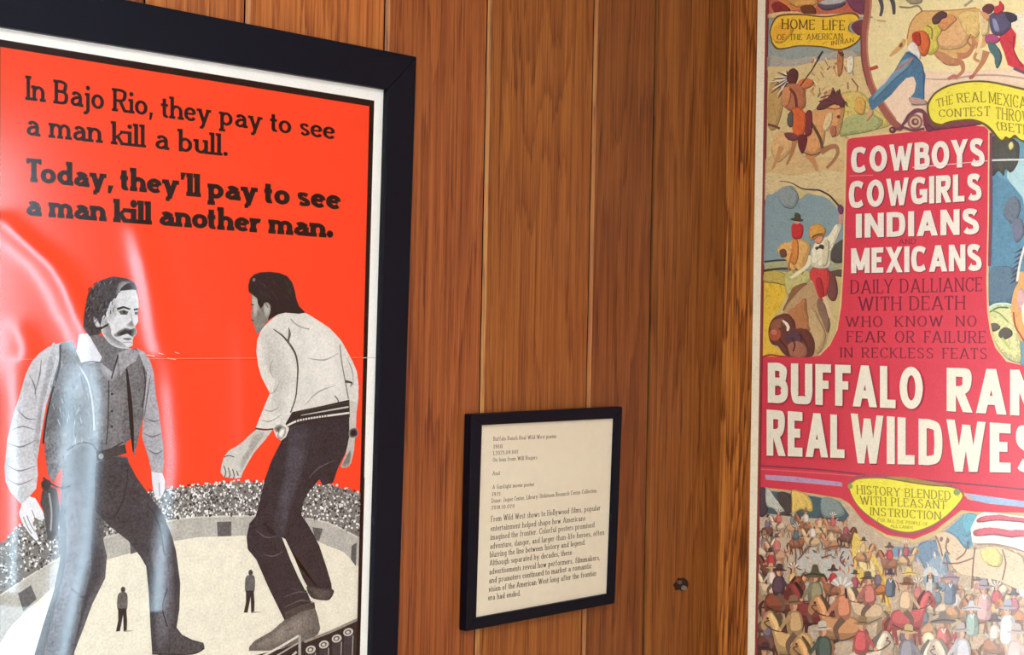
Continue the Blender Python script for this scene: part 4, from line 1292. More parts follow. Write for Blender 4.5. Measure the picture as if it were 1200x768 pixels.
# rider's leg
Q.poly([(929, 128), (937, 126), (944, 134), (944, 150), (940, 160), (933, 161), (929, 152), (928, 138)], (228, 108, 58), True)
Q.poly([(924, 134), (929, 131), (929, 148), (923, 146)], (104, 100, 92), True)
Q.poly([(920, 156), (930, 156), (936, 162), (930, 165), (922, 162)], (134, 72, 78), True)
Q.poly([(936, 160), (944, 158), (946, 166), (941, 180), (936, 172)], (116, 46, 56), True)
# tree-like oval frame
Q.line([(1016, -60), (1018, -20), (1017.5, 10), (1013, 42), (1014, 70), (1020, 98), (1032, 122), (1046, 142), (1058, 152)], 8.2, (168, 98, 86), True)
Q.line([(1019, -40), (1020.5, 8), (1016.6, 42), (1017.6, 70), (1024, 98), (1036, 120), (1050, 140)], 2.0, (204, 140, 118), True)
Q.line([(1010, 26), (1009.5, 52), (1011, 76), (1017, 100)], 1.6, (128, 70, 66), True)
Q.line([(1019, 81), (1024, 80), (1029, 78)], 4.0, (190, 84, 66), True)
# bull and wrestlers
BULL = (232, 186, 118)
Q.poly([(1081, 13), (1074, 19), (1067, 29), (1063, 46), (1065, 58), (1078, 66), (1096, 60), (1108, 63), (1125, 68), (1140, 58), (1152, 56), (1158, 48), (1160, 30), (1152, 15), (1144, 9), (1127, 11), (1104, 13)], BULL, True)
Q.line([(1081, 13), (1072, 20), (1066, 31), (1063, 46)], 1.2, (176, 112, 66), True)
Q.line([(1081, 13), (1104, 12.6), (1127, 11), (1144, 9)], 1.1, (186, 122, 70), True)
Q.poly([(1098, 30), (1116, 24), (1130, 22), (1136, 40), (1130, 54), (1112, 58), (1100, 54)], (238, 190, 134), True)
Q.poly([(1124, 16), (1142, 12), (1150, 24), (1146, 42), (1136, 44), (1126, 30)], (240, 206, 132), True)
Q.poly([(1094, 60), (1106, 62), (1124, 72), (1124, 76), (1110, 76), (1098, 68)], (208, 148, 106), True)
for p in ([(1118, 72), (1127, 74), (1128, 84), (1118, 92)], [(1156, 60), (1152, 72), (1144, 84), (1138, 92)], [(1122, 66), (1134, 64), (1141, 52), (1140, 42)]):
    Q.line(p, 5, (198, 134, 98), True, taper=[9, 6, 4, 3.4])
Q.line([(1111, 93), (1118, 89), (1122, 92)], 4, (196, 128, 108), True)
Q.line([(1140, 44), (1146, 56), (1142, 68), (1148, 72)], 3.4, (210, 150, 104), True)
Q.line([(1136, 92), (1142, 88)], 3.6, (176, 104, 92), False)
Q.line([(1148, 14), (1150, 30), (1149, 48), (1145, 62)], 3.6, (248, 222, 170), True)
Q.line([(1138, 40), (1134, 48), (1138, 54)], 1.6, (168, 108, 72), True)
Q.poly([(1150, 14), (1158, 20), (1158, 38), (1150, 40)], (238, 214, 156), True)
# man at the left
Q.line([(1043, 66), (1050, 60), (1058, 52), (1060, 46)], 5, (226, 178, 112), True, taper=[2, 5, 6, 4])
Q.oval(1056, 53, 2, 3, (150, 96, 60), .5)
Q.poly([(1084, 31), (1098, 25), (1107, 28), (1103, 38), (1098, 46), (1100, 56), (1092, 64), (1084, 60), (1080, 44)], (228, 212, 98), True)
Q.line([(1086, 30), (1092, 34), (1092, 46)], 1.8, (142, 138, 70), True)
Q.poly([(1099, 30), (1107, 20), (1115, 17), (1121, 22), (1114, 30), (1106, 36)], (228, 160, 104), True)
Q.poly([(1092, 22), (1096, 17), (1103, 13), (1109, 15), (1109, 20), (1104, 22), (1100, 27), (1094, 28)], (100, 72, 74), True)
Q.poly([(1069, 40), (1078, 36), (1086, 38), (1090, 50), (1086, 64), (1080, 65), (1076, 56), (1070, 50)], (228, 116, 66), True)
Q.poly([(1069, 40), (1077, 38), (1079, 52), (1073, 52)], (196, 66, 52), True)
Q.poly([(1063, 57), (1069, 49), (1076, 55), (1079, 66), (1076, 70), (1068, 62)], (250, 238, 222), True)
Q.poly([(1062, 61), (1066, 60), (1075, 66), (1080, 76), (1085, 88), (1083.5, 104), (1083, 118), (1070, 118), (1067, 114.5), (1072, 108), (1074, 98), (1071, 90), (1064, 90), (1054, 100), (1044, 112), (1032, 122), (1022, 130), (1019, 124), (1018, 116), (1026, 108), (1038, 97), (1048, 84), (1056, 70)], (84, 128, 160), False, 0.10)
Q.poly([(1060, 70), (1070, 68), (1066, 78), (1052, 90), (1036, 106), (1024, 118), (1024, 112), (1044, 92)], (122, 168, 190), True)
Q.line([(1064, 62), (1074, 68), (1082, 80), (1083, 116)], 1.3, (52, 84, 118), True)
Q.line([(1050, 82), (1060, 76), (1070, 68)], 2.6, (192, 130, 116), True)
Q.poly([(1019, 128), (1024, 131), (1020, 138), (1016, 142), (1015.6, 138)], (222, 170, 130), True)
Q.poly([(1066, 114), (1083, 117), (1086, 122), (1074, 123), (1068, 121)], (200, 166, 150), True)
# man at the right
Q.poly([(1171, 40), (1178, 36), (1185, 32), (1191, 40), (1190, 52), (1188, 60), (1194, 70), (1202, 78), (1214, 84), (1212, 90), (1200, 85), (1191, 81), (1181, 76), (1177, 62), (1172, 50)], (216, 66, 78), False, 0.08)
Q.line([(1189, 42), (1188, 58), (1198, 78)], 1.4, (160, 40, 62), True)
Q.line([(1188, 80), (1202, 86), (1216, 90)], 3.4, (112, 86, 112), True)
Q.poly([(1160, 18), (1168, 14), (1181, 14), (1190, 17), (1191, 24), (1185, 26), (1184, 33), (1174, 41), (1164, 40), (1160, 30)], (98, 92, 122), True)
Q.poly([(1178, 14), (1190, 17), (1191, 24), (1182, 24)], (66, 66, 84), True)
Q.poly([(1163, 22), (1168, 24), (1172, 36), (1166, 36)], (150, 156, 190), True)
Q.poly([(1151, 10), (1156, 5), (1163, 5), (1165, 10), (1160, 16), (1153, 14)], (112, 66, 74), True)
Q.poly([(1149, 14), (1156, 15), (1160, 20), (1157, 24), (1152, 20)], (230, 164, 122), True)
Q.poly([(1166, 8), (1171, 6), (1172, 1), (1176, 6), (1176, 12), (1168, 17), (1165, 14)], (212, 66, 76), True)
Q.poly([(1155, 42), (1164, 40), (1172, 46), (1166, 51), (1156, 50)], (188, 84, 132), True)
Q.poly([(1158, 50), (1167, 52), (1174, 66), (1170, 79), (1167, 78), (1166, 68), (1160, 60)], (86, 122, 124), True)
# figures along the top edge
Q.line([(1042, -8), (1047, 4), (1048, 17)], 4.5, (92, 88, 92), True, taper=[6, 5, 3])
Q.line([(1030, -6), (1034, 8), (1032, 19)], 4.5, (92, 90, 96), True, taper=[6, 4, 3])
Q.line([(1054, 8), (1066, 9), (1076, 7), (1081, 13)], 2.0, (150, 138, 108), True)
Q.poly([(1058, -8), (1078, -6), (1080, 3), (1066, 4)], (176, 164, 128), True)
Q.line([(1028, 24), (1038, 25)], 2, (216, 176, 118), False)
Q.line([(1130, 7), (1140, 0)], 3, (176, 164, 140), False)
# --- middle left panel
Q.poly([(le(214, 12), 214), (990, 214), (990, 330), (984, 380), (972, 406), (958, 419), (le(419, 11.6), 419)], (214, 194, 134), False, 0.08)
Q.poly([(le(200, 12), 204), (930, 206), (968, 200), (991, 206), (990, 232), (960, 230), (926, 218), (le(232, 12), 236)], (226, 204, 152), True)
Q.poly([(le(236, 11.8), 236), (905, 228), (912, 224), (918, 224), (926, 217.5), (933, 222), (938, 233), (946, 227), (956, 229), (964, 230), (974, 236), (984, 248), (990, 256), (990, 312), (le(310, 11.8), 312)], (140, 166, 170), True, 0.08)
Q.poly([(912, 224), (926, 218), (936, 230), (930, 244), (916, 240)], (150, 164, 164), True)
Q.poly([(le(306, 11.8), 306), (930, 304.6), (988, 306), (988, 314), (le(316, 11.8), 316)], (176, 180, 138), False)
Q.line([(le(307, 11.8), 307), (920, 305), (946, 308)], 2.2, (70, 72, 66), True)
Q.line([(le(316, 11.8), 317.4), (918, 315), (944, 317)], 3.0, (84, 76, 52), True)
Q.poly([(975, 292), (980, 286), (989, 282), (989, 306), (975, 306)], (84, 80, 78), True)
Q.poly([(974, 318), (988, 316), (988, 324), (976, 322)], (96, 84, 70), True)
Q.poly([(le(320, 11.6), 320), (908, 317), (922, 321), (922, 344), (915, 362), (906, 372), (901, 384), (903, 404), (914, 410), (921, 419), (le(419, 11.4), 419)], (238, 196, 66), False)
Q.poly([(le(320, 11.6), 321), (908, 318), (922, 322), (922, 334), (910, 332), (le(330, 11.6), 330)], (206, 184, 92), True)
Q.poly([(922, 320), (950, 318), (952, 326), (938, 338), (924, 350)], (206, 200, 128), True)
# mounted cowboy behind
Q.poly([(914, 288), (920, 284), (926, 284), (934, 280), (944, 282), (950, 288), (948, 300), (944, 312), (940, 322), (934, 314), (930, 320), (925, 312), (920, 302), (914, 299), (911, 293)], (234, 186, 112), True)
Q.poly([(930, 280), (935, 282), (936, 298), (932, 310), (926, 306), (928, 294)], (226, 144, 70), True)
Q.line([(929, 296), (926, 306), (924, 318)], 2.2, (190, 120, 66), True)
Q.line([(942, 302), (942, 318)], 2.2, (210, 160, 96), False)
Q.poly([(914, 294), (920, 292), (922, 300), (916, 301)], (122, 74, 58), True)
Q.poly([(928.5, 264), (933, 262), (940, 263), (941.6, 270), (939, 279), (930, 279), (928, 272)], (208, 54, 56), True)
Q.oval(934.6, 259.6, 2.7, 3.4, (232, 176, 132))
Q.poly([(926.6, 256.6), (931, 255.6), (932, 250.4), (935, 249.6), (938, 251.6), (938.6, 256), (942, 258), (938, 259.4), (931, 258.4)], (82, 78, 62), True)
# bison
Q.poly([(946, 332), (936, 334), (928, 340), (922, 356), (918, 364), (930, 366), (946, 350), (956, 340)], (150, 108, 72), True)
Q.poly([(950, 330), (938, 340), (924, 356), (916, 370), (920, 388), (934, 400), (944, 419), (960, 418), (968, 406), (973, 386), (971, 366), (966, 350), (958, 336)], (194, 160, 116), False, 0.08)
Q.poly([(944, 350), (934, 358), (922, 368), (918, 378), (930, 388), (942, 392), (950, 384), (946, 366)], (190, 128, 82), True)
Q.poly([(960, 350), (968, 360), (973, 380), (970, 390), (964, 376), (958, 360)], (142, 112, 92), True)
Q.poly([(952, 360), (962, 378), (968, 392), (964, 408), (958, 414), (954, 398), (948, 378)], (206, 176, 128), True)
Q.poly([(906, 374), (914, 369), (924, 368), (931, 376), (934, 386), (946, 386), (952, 394), (955, 404), (952, 417), (936, 419), (926, 419), (918, 414), (912, 406), (904, 402), (901, 392), (902, 382)], (116, 62, 52), True, 0.10)
Q.poly([(905, 378), (912, 374), (920, 374), (920, 382), (912, 386), (903, 386)], (150, 96, 72), True)
Q.oval(908.6, 392, 7.0, 7.6, (178, 88, 62), .3)
Q.oval(907.6, 389.6, 3.6, 3.2, (206, 124, 92), .3)
Q.poly([(920, 394), (930, 388), (940, 392), (938, 402), (926, 404)], (98, 66, 80), True)
Q.poly([(924, 404), (936, 400), (946, 408), (944, 418), (928, 418)], (172, 112, 86), True)
for p in ([(936, 392), (944, 400), (948, 412)], [(914, 398), (922, 408), (924, 416)], [(928, 396), (932, 404), (930, 412)]):
    Q.line(p, 1.8, (76, 38, 40), True)
Q.line([(917.6, 375.6), (922, 379.6), (924.2, 384), (923, 388)], 3.2, (246, 234, 214), True, taper=[1.2, 3.4, 3.6, 2])
Q.line([(916, 378), (918, 384), (920, 388)], 1.6, (84, 66, 46), True)
# rider of the bison
Q.poly([(970, 318), (978, 322), (982, 340), (979, 352), (972, 350), (968, 336)], (128, 76, 72), True)
Q.poly([(949, 324), (951, 316), (956, 312), (966, 311), (971, 316), (973, 328), (970, 342), (966, 352), (961, 350), (957, 341), (954, 332)], (222, 72, 72), True)
Q.poly([(956, 330), (962, 326), (966, 344), (962, 350)], (186, 50, 58), True)
Q.line([(966, 348), (970, 358), (973, 372)], 4.4, (230, 196, 160), True, taper=[5, 4.6, 3])
Q.line([(951, 300), (946, 312), (936, 320), (927, 326)], 4.2, (242, 232, 196), True, taper=[6, 4.4, 3.6, 2.4])
Q.poly([(954.5, 288), (960, 284), (967, 280), (973, 277), (978, 270), (982, 263), (986.7, 264.6), (983, 276), (979, 285), (974, 296), (972, 313), (953, 313), (950.6, 298)], (244, 238, 206), True, 0.06)
Q.poly([(966, 284), (972, 284), (970, 308), (964, 310)], (222, 214, 176), True)
Q.poly([(956, 290), (960, 289), (962, 286.5), (965.6, 288), (965, 292), (961, 290.6), (957, 293)], (66, 66, 60), True)
Q.line([(985, 262), (986, 252), (985, 243)], 4.4, (222, 152, 132), True)
Q.poly([(982, 242), (986, 240), (989, 245), (987, 251), (983, 249)], (118, 66, 104), True)
Q.poly([(954, 277), (958, 275), (964.6, 276), (965, 281), (961, 285.6), (956, 284)], (230, 156, 122), True)
Q.poly([(949, 276), (949, 268), (953, 264), (958, 262.6), (964, 264.4), (967.6, 269), (966.6, 276), (960, 277), (954, 281), (951, 281)], (226, 168, 84), True)
Q.line([(952, 279), (957, 275.6), (965, 274)], 1.8, (126, 70, 44), True)
Q.line([(914, 212.6), (922, 213), (929, 215), (936, 219), (942, 221.6), (950, 222.4), (960, 223), (966, 225.6), (972, 229), (977, 234), (983, 241)], 1.8, (66, 56, 58), True, taper=[.6, 1.2, 1.8, 2.0, 2.2])
# --- middle right panel
Q.poly([(1156, 158), (1301, 160), (1299, 436), (1190, 428), (1172, 416), (1162, 396), (1157, 364)], (112, 164, 188), False, 0.08)
Q.poly([(1180, 205), (1200, 186), (1301, 186), (1300, 330), (1214, 310), (1202, 250), (1192, 224)], (184, 222, 226), True)
Q.poly([(1163, 212), (1172, 208), (1182, 214), (1194, 226), (1200, 240), (1206, 300), (1200, 346), (1184, 356), (1158, 358)], (96, 148, 174), True, 0.10)
Q.poly([(1180, 236), (1190, 230), (1196, 244), (1188, 262), (1176, 252)], (112, 128, 142), True)
Q.poly([(1186, 262), (1196, 256), (1200, 274), (1190, 284)], (118, 126, 148), True)
Q.poly([(1160, 318), (1176, 312), (1190, 318), (1190, 352), (1158, 356)], (98, 130, 150), True)
Q.poly([(1160, 166), (1172, 158), (1192, 166), (1194, 184), (1190, 196), (1184, 202), (1178, 198), (1176, 206), (1170, 200), (1164, 206), (1160, 198)], (84, 88, 80), True, 0.14)
Q.poly([(1182, 170), (1186, 166), (1188, 172), (1184, 176)], (232, 226, 150), True)
Q.poly([(1158, 364), (1164, 358), (1176, 356), (1188, 360), (1196, 380), (1196, 402), (1196, 424), (1184, 422), (1172, 412), (1163, 398), (1159, 380)], (228, 228, 164), True, 0.06)
Q.line([(1158, 362), (1166, 357), (1178, 356), (1186, 358)], 2.4, (206, 236, 226), True)
Q.line([(1160, 366), (1170, 360.6), (1182, 361)], 1.8, (70, 112, 102), True)
Q.line([(1162, 364), (1172, 368), (1182, 378)], 1.8, (150, 172, 96), True)
Q.poly([(1160, 380), (1168, 379), (1172, 384), (1166, 388), (1161, 387)], (112, 100, 84), True)
Q.poly([(1170, 392), (1176, 384), (1184, 386), (1186, 393), (1176, 398)], (96, 88, 78), True)
Q.line([(1174, 396), (1180, 404), (1184, 410)], 3.0, (198, 208, 120), True)
Q.poly([(1200, 318), (1194, 330), (1188, 342), (1185, 362), (1188, 380), (1194, 392), (1206, 402), (1300, 404), (1300, 320)], (234, 176, 108), True, 0.08)
Q.poly([(1196, 338), (1202, 346), (1200, 366), (1194, 362), (1192, 348)], (222, 178, 176), True)
Q.poly([(1198, 358), (1206, 356), (1210, 386), (1200, 382)], (246, 240, 214), True)
Q.line([(1188, 366), (1190, 382), (1198, 396), (1206, 410)], 1.8, (176, 66, 56), True)
for y in range(292, 330, 6):
    Q.line([(1198 - (y - 292) * .2, y), (1189 - (y - 292) * .14, y + 5)], 2.0, (66, 62, 72), False, taper=[3, .6])
Q.line([(1202, 286), (1196, 306), (1192, 330)], 2.6, (238, 232, 220), True)
# --- red text field
red = [(993, 167), (995, 163.4), (999, 162), (1060, 155.6), (1143, 147.4), (1154, 148.6), (1158.6, 153), (1158, 250), (1156.4, 330), (1157.4, 365), (1161, 390), (1167, 408), (1180, 424), (1210, 431), (1302, 434), (1299, 603), (1145, 600), (1127, 598), (1114, 608), (1096, 622), (1072, 632), (1040, 627), (1014, 612), (996, 590), (985.7, 584), (956, 579), (920, 574), (le(571, 11.2), 571), (le(418, 11.6), 418), (946, 419), (961, 417), (973, 405), (982, 387), (986.6, 358), (989.4, 310), (991.4, 236)]
Q.line([(961, 417.4), (973, 405.4), (982, 387), (986.4, 358), (989.2, 310), (991.2, 236), (992.4, 167), (998, 161.6), (1060, 155.2), (1143, 147), (1155, 148), (1159.4, 153), (1158.8, 250), (1157.2, 330), (1158.2, 365), (1162, 390), (1168, 408), (1181, 423), (1196, 428)], 3.4, (240, 206, 150), True)
Q.line([(1162, 156), (1161.4, 250), (1160, 312)], 3.6, (128, 70, 96), False)
Q.style = None
Q.poly(red, RED, False, 0.05)
Q.style = 'litho'
Q.line([(le(419, 11.6), 418.4), (904, 416), (914, 417.6), (926, 418.4)], 1.8, (166, 52, 50), True)
# scrolls above it
PUR = (122, 72, 88)
Q.line([(1056, 150), (1062, 142), (1066, 136), (1074, 130), (1082, 131), (1086, 138), (1084, 148)], 4.4, PUR, True, taper=[3, 4, 5, 5, 4.4, 4, 3])
Q.oval(1073, 143, 9.0, 9.0, (150, 104, 104))
Q.oval(1073, 143, 6.6, 6.6, (228, 196, 150))
Q.oval(1073, 143, 4.4, 4.4, PUR)
Q.oval(1073.6, 142.6, 2.0, 2.0, (216, 180, 140))
Q.oval(1046.6, 152.6, 4.2, 4.0, (98, 58, 66))
Q.oval(1046, 152, 1.6, 1.6, (196, 150, 120))
Q.line([(1050, 152), (1060, 150), (1070, 153), (1084, 151)], 3.0, PUR, True)
Q.poly([(1082, 132), (1090, 140), (1100, 147), (1120, 143), (1140, 140), (1152, 144), (1143, 147), (1100, 152), (1086, 153)], (134, 66, 84), True)
Q.line([(1088, 146), (1096, 152), (1103, 151)], 2.4, (88, 56, 62), True)
# banner THE REAL MEXICAN CONTEST
b2 = [(1089, 128), (1091, 119), (1099, 109), (1115, 101), (1136, 97), (1157, 97), (1179, 101), (1200, 106), (1240, 114), (1264, 124), (1272, 146), (1250, 168), (1220, 170), (1206, 166), (1196, 163), (1190, 158), (1184, 162), (1179, 160), (1175, 164), (1170, 160), (1163, 151), (1153, 143.6), (1139, 139.6), (1120, 141), (1109, 143.4), (1103, 145.4), (1093, 141)]
Q.poly([(1086.6, 128), (1089, 117.6), (1098, 107), (1114, 99), (1136, 95), (1158, 95), (1180, 99), (1202, 104), (1242, 112), (1266, 122), (1275, 146), (1252, 171), (1220, 173), (1200, 167), (1190, 162), (1181, 165), (1170, 163.6), (1161, 153.4), (1152, 146), (1139, 142), (1120, 143.4), (1103, 148.4), (1091, 144)], (112, 92, 48), True)
Q.poly(b2, (248, 236, 84), True, 0.04)
# --- rules, ribbon, banner HISTORY BLENDED
Q.line([(le(545, 11), 546), (960, 550.6), (1010, 556), (1060, 561), (1130, 567), (1200, 573.6), (1298, 583)], 1.8, (132, 60, 84), True)
Q.line([(le(549, 11), 550), (980, 556), (1040, 561)], 1.0, (238, 120, 130), True)
Q.poly([(897, 556.6), (930, 558.6), (987, 565.4), (988, 570.4), (930, 565), (898, 562.4)], (192, 162, 196), False, 0.08)
Q.poly([(1132, 578), (1160, 582), (1200, 587.4), (1298, 598), (1298, 606), (1200, 594.6), (1160, 590.6), (1134, 585)], (166, 192, 222), False, 0.08)
Q.line([(1124, 576), (1132, 580), (1140, 586)], 3.4, (216, 176, 156), True)
hb = [(996, 571), (1000, 566), (1008, 562), (1030, 561), (1052, 563), (1090, 568), (1116, 572), (1127, 578), (1127, 585), (1115, 599), (1100, 611), (1084, 619), (1066, 623.4), (1050, 621), (1036, 615.6), (1016, 602), (1003, 588)]
Q.poly([(1060 + (x - 1060) * 1.03, 590 + (y - 590) * 1.18) for x, y in hb], (186, 76, 100), True)
Q.poly([(1060 + (x - 1060) * 1.012, 590 + (y - 590) * 1.04) for x, y in hb], (150, 142, 60), True)
Q.poly(hb, (248, 238, 76), True, 0.04)
Q.poly([(1036, 559.6), (1060, 559.4), (1090, 565), (1116, 570), (1090, 569), (1052, 563)], (172, 142, 72), True)
Q.oval(997, 570, 3.0, 3.2, (150, 168, 90))
Q.oval(1122, 577, 4.0, 4.0, (140, 158, 90))

# --- parade at the foot
Q.bucket('printed_parade')
bx = [(le(573, 11.2), 573), (920, 576.4), (956, 581), (985, 586), (1000, 598), (1020, 618), (1040, 632), (1070, 638), (1098, 628), (1116, 612), (1128, 602), (1146, 603), (1298, 606), (1294, 930), (le(876, 12), 876)]
Q.poly(bx, (206, 186, 160), False, 0.14)
Q.poly([(le(573, 11.2), 574), (956, 582), (985, 588), (996, 604), (990, 612), (960, 608), (930, 606), (900, 602), (le(606, 11), 606)], (74, 100, 108), False, 0.12)
Q.poly([(le(573, 11.2), 574), (899, 575), (900, 600), (le(604, 11), 604)], (86, 72, 82), True)
Q.poly([(912, 578), (926, 580), (928, 602), (916, 600)], (80, 72, 70), True)
Q.poly([(1040, 640), (1070, 642), (1098, 632), (1116, 616), (1130, 603), (1148, 604), (1140, 640), (1116, 660), (1080, 660), (1046, 652)], (122, 168, 192), False, 0.10)
Q.poly([(1130, 604), (1146, 604), (1142, 620), (1132, 628)], (120, 190, 206), True)
Q.poly([(1076, 640), (1098, 634), (1108, 652), (1104, 676), (1086, 670)], (132, 160, 184), True)
Q.poly([(1085, 664), (1108, 650), (1110, 690), (1086, 690)], (160, 182, 198), True)
Q.poly([(964, 584), (984, 588), (990, 604), (966, 606)], (140, 158, 154), True)
Q.poly([(937, 640), (960, 634), (990, 640), (1000, 660), (998, 690), (978, 682), (940, 690)], (202, 202, 192), True, 0.08)
Q.poly([(le(664, 11), 690), (900, 676), (916, 690), (918, 740), (900, 768), (le(760, 11), 760)], (176, 154, 120), True, 0.12)
# scattered flecks of the riding crowd
pal_l = [(206, 120, 96), (176, 62, 66), (232, 176, 128), (150, 92, 70), (240, 214, 172), (216, 128, 60), (110, 62, 60), (196, 92, 100), (222, 196, 160), (132, 100, 96)]
pal_r = [(230, 190, 170), (210, 206, 206), (240, 226, 196), (196, 176, 188), (236, 204, 150), (178, 196, 206), (206, 216, 200), (224, 160, 156), (170, 150, 160)]
def flecks(n, x0, x1, y0, y1, pal, w0, w1, l):
    for _ in range(n):
        x, y = r3.uniform(x0, x1), r3.uniform(y0, y1)
        a = r3.gauss(1.4, .7)
        Q.line([(x, y), (x + math.cos(a) * l * .5 + r3.uniform(-1, 1), y + math.sin(a) * l * .5), (x + math.cos(a) * l * r3.uniform(.6, 1.2), y + math.sin(a) * l * r3.uniform(.6, 1.2))], 1, r3.choice(pal), False, 0.10, taper=[.4, r3.uniform(w0, w1) * .7, .4])
flecks(110, 891, 996, 604, 668, pal_l, 1.6, 4.2, 9)
flecks(70, 1000, 1080, 632, 690, pal_r + pal_l[:4], 1.6, 4.2, 9)
flecks(120, 1084, 1296, 636, 780, pal_r, 1.8, 4.6, 10)
flecks(120, 940, 1090, 690, 780, pal_l[:5] + pal_r, 1.8, 4.6, 10)
flecks(60, 888, 940, 690, 780, [(206, 176, 140), (176, 130, 90), (232, 196, 140), (196, 120, 70)], 1.6, 4, 9)
# flags
Q.poly([(898, 572.6), (902, 573), (908, 582), (915, 592), (920, 599), (914, 600), (906, 596), (899, 592)], (206, 210, 196), True)
Q.poly([(928, 575), (938, 576), (946, 580), (952, 588), (953, 598), (948, 600), (940, 597), (934, 600), (929, 602), (929, 588)], (238, 204, 110), True)
Q.line([(928, 575), (929, 640)], 1.0, (122, 96, 70), False)
Q.poly([(996, 622), (1002, 623), (1010, 632), (1020, 644), (1030, 658), (1038, 676), (1043, 694), (1044, 712), (1036, 706), (1028, 694), (1016, 684), (1004, 682), (1001, 660), (998, 640)], (240, 208, 108), False, 0.10)
Q.poly([(1006, 640), (1016, 648), (1028, 666), (1032, 684), (1020, 674), (1008, 664)], (248, 228, 164), True)
Q.line([(1028, 664), (1038, 688), (1044, 716)], 2.4, (216, 170, 76), True)
Q.poly([(1146, 604), (1154, 600), (1170, 601), (1190, 604), (1202, 606), (1250, 612), (1250, 660), (1200, 648), (1180, 640), (1156, 638), (1140, 636), (1138, 620)], (248, 240, 226), False, 0.05)
for s in ([(1150, 606), (1170, 603.6), (1184, 606), (1202, 608), (1250, 614), (1250, 620), (1202, 612.6), (1184, 611), (1168, 610), (1146, 612)],
          [(1142, 622), (1154, 619), (1170, 620), (1186, 622.6), (1202, 622), (1250, 628), (1250, 634), (1202, 629), (1186, 630), (1166, 627), (1144, 628)]):
    Q.poly(s, (216, 108, 124), True, 0.06)
Q.line([(1146, 638), (1166, 638), (1186, 642), (1204, 648)], 1.8, (172, 140, 120), True)
# rows of mounted figures
Q.style = None
def rider(x, y, s, f, horse, coat, hat, skin=(226, 168, 132), hatkind=0, wash=0.0):
    def T(pts): return [(x + px * s * f, y + py * s) for px, py in pts]
    def C(c, k=1.0): return tuple(min(252, v * k * (1 - wash) + 226 * wash) for v in c)
    Q.poly(T([(-14, 2), (-11, -6), (0, -8), (9, -7), (13, -13), (16, -21), (21, -25), (25, -21), (28, -13), (25, -9), (21, -13), (18, -5), (16, 4), (12, 10), (-6, 11), (-14, 8)]), C(horse, .82), True, .08)
    Q.poly(T([(-12, 1), (-9, -5), (0, -7), (9, -6), (14, -13), (17, -20), (21, -23), (23, -20), (20, -15), (17, -7), (13, 2), (4, 5), (-8, 5)]), C(horse), True, .08)
    Q.poly(T([(14, -14), (17, -20), (20, -23), (20, -19), (17, -13), (16, -6)]), C(horse, 1.14), True, .08)
    for lx, b in ((11, 14), (8, 9), (-9, -12), (-11, -7)):
        Q.line(T([(lx, 8), (lx + (b - lx) * .6, 16), (b, 25)]), s * 3.6, C(horse, .72), True, taper=[s * 5, s * 2.8, s * 2])
    Q.line(T([(11, -9), (13, -17), (18, -25)]), s * 3, C(horse, .45), True, taper=[s * 1.5, s * 3.4, s * 1.5])
    Q.line(T([(-14, 0), (-18, 6), (-17, 16)]), s * 3, C(horse, .55), True, taper=[s * 2, s * 3.4, s])
    Q.line(T([(21, -17), (25, -15), (17, -9), (6, -8)]), s * 1.0, C((96, 62, 48)), True)
    Q.oval(x + 22.5 * s * f, y - 18.6 * s, s * 1.0, s * 1.0, C((70, 44, 36)))
    Q.line(T([(-12, 6), (0, 11), (13, 10)]), s * 1.2, C(horse, .5), True)
    Q.poly(T([(-5, -8), (-6, -16), (-3, -24), (4, -25), (7, -20), (7, -10), (4, -5), (-3, -5)]), C(coat, .80), True, .08)
    Q.poly(T([(-4, -10), (-4, -17), (-2, -23), (3, -23), (4, -16), (3, -9)]), C(coat, 1.06), True, .08)
    Q.line(T([(4, -21), (9, -15), (12, -10)]), s * 3.2, C(coat, .9), True, taper=[s * 4, s * 3, s * 2])
    Q.oval(x + 12.6 * s * f, y - 9.4 * s, s * 1.5, s * 1.3, C(skin))
    Q.line(T([(0, -6), (6, 2), (4, 11)]), s * 4.4, C((120, 92, 76)), True, taper=[s * 5.6, s * 4.4, s * 2.6])
    Q.line(T([(4, 11), (8, 12.6)]), s * 2.4, C((72, 52, 46)), False)
    Q.oval(x + 1.6 * s * f, y - 28.6 * s, s * 3.1, s * 3.9, C(skin))
    Q.poly(T([(2.6, -31), (4.6, -29), (3.8, -25.6), (1.8, -26)]), C(skin, .74), True)
    if hatkind == 0:
        Q.poly(T([(-6, -31.4), (-2, -32.4), (-1.4, -36.5), (2, -37.6), (5, -36), (5.4, -32.2), (9.4, -30.8), (5, -29.8), (-2, -30)]), C(hat), True)
        Q.line(T([(-1.8, -32.2), (5.4, -31.6)]), s * 1.0, C(hat, .55), False)
    elif hatkind == 1:
        for k in range(9):
            a = R(30 + k * 17)
            Q.line(T([(1.4 + math.cos(a) * 3, -30 - math.sin(a) * 3), (1.4 + math.cos(a) * 9.4, -30 - math.sin(a) * 9.4)]), s * 2, C((240, 236, 224) if k % 2 else hat), False, taper=[s * 1.2, s * 2.4])
        Q.line(T([(-1.6, -30), (-2.4, -22)]), s * 1.6, C((62, 46, 44)), False)
    else:
        Q.poly(T([(-8, -30.6), (-3, -33), (-1, -39), (3, -39), (5, -33), (11, -31), (8, -28.8), (-4, -28.6)]), C(hat), True)
        Q.line(T([(-7, -30), (2, -31.6), (10, -30.4)]), s * 1.2, C(hat, .62), True)
HORSES = [(176, 108, 72), (214, 150, 98), (232, 206, 168), (122, 70, 54), (206, 120, 66), (226, 186, 132)]
COATS = [(196, 62, 68), (206, 96, 84), (226, 186, 130), (128, 112, 128), (232, 214, 196), (176, 84, 92), (96, 110, 118)]
HATS = [(92, 70, 56), (206, 176, 120), (150, 120, 84), (70, 58, 60)]
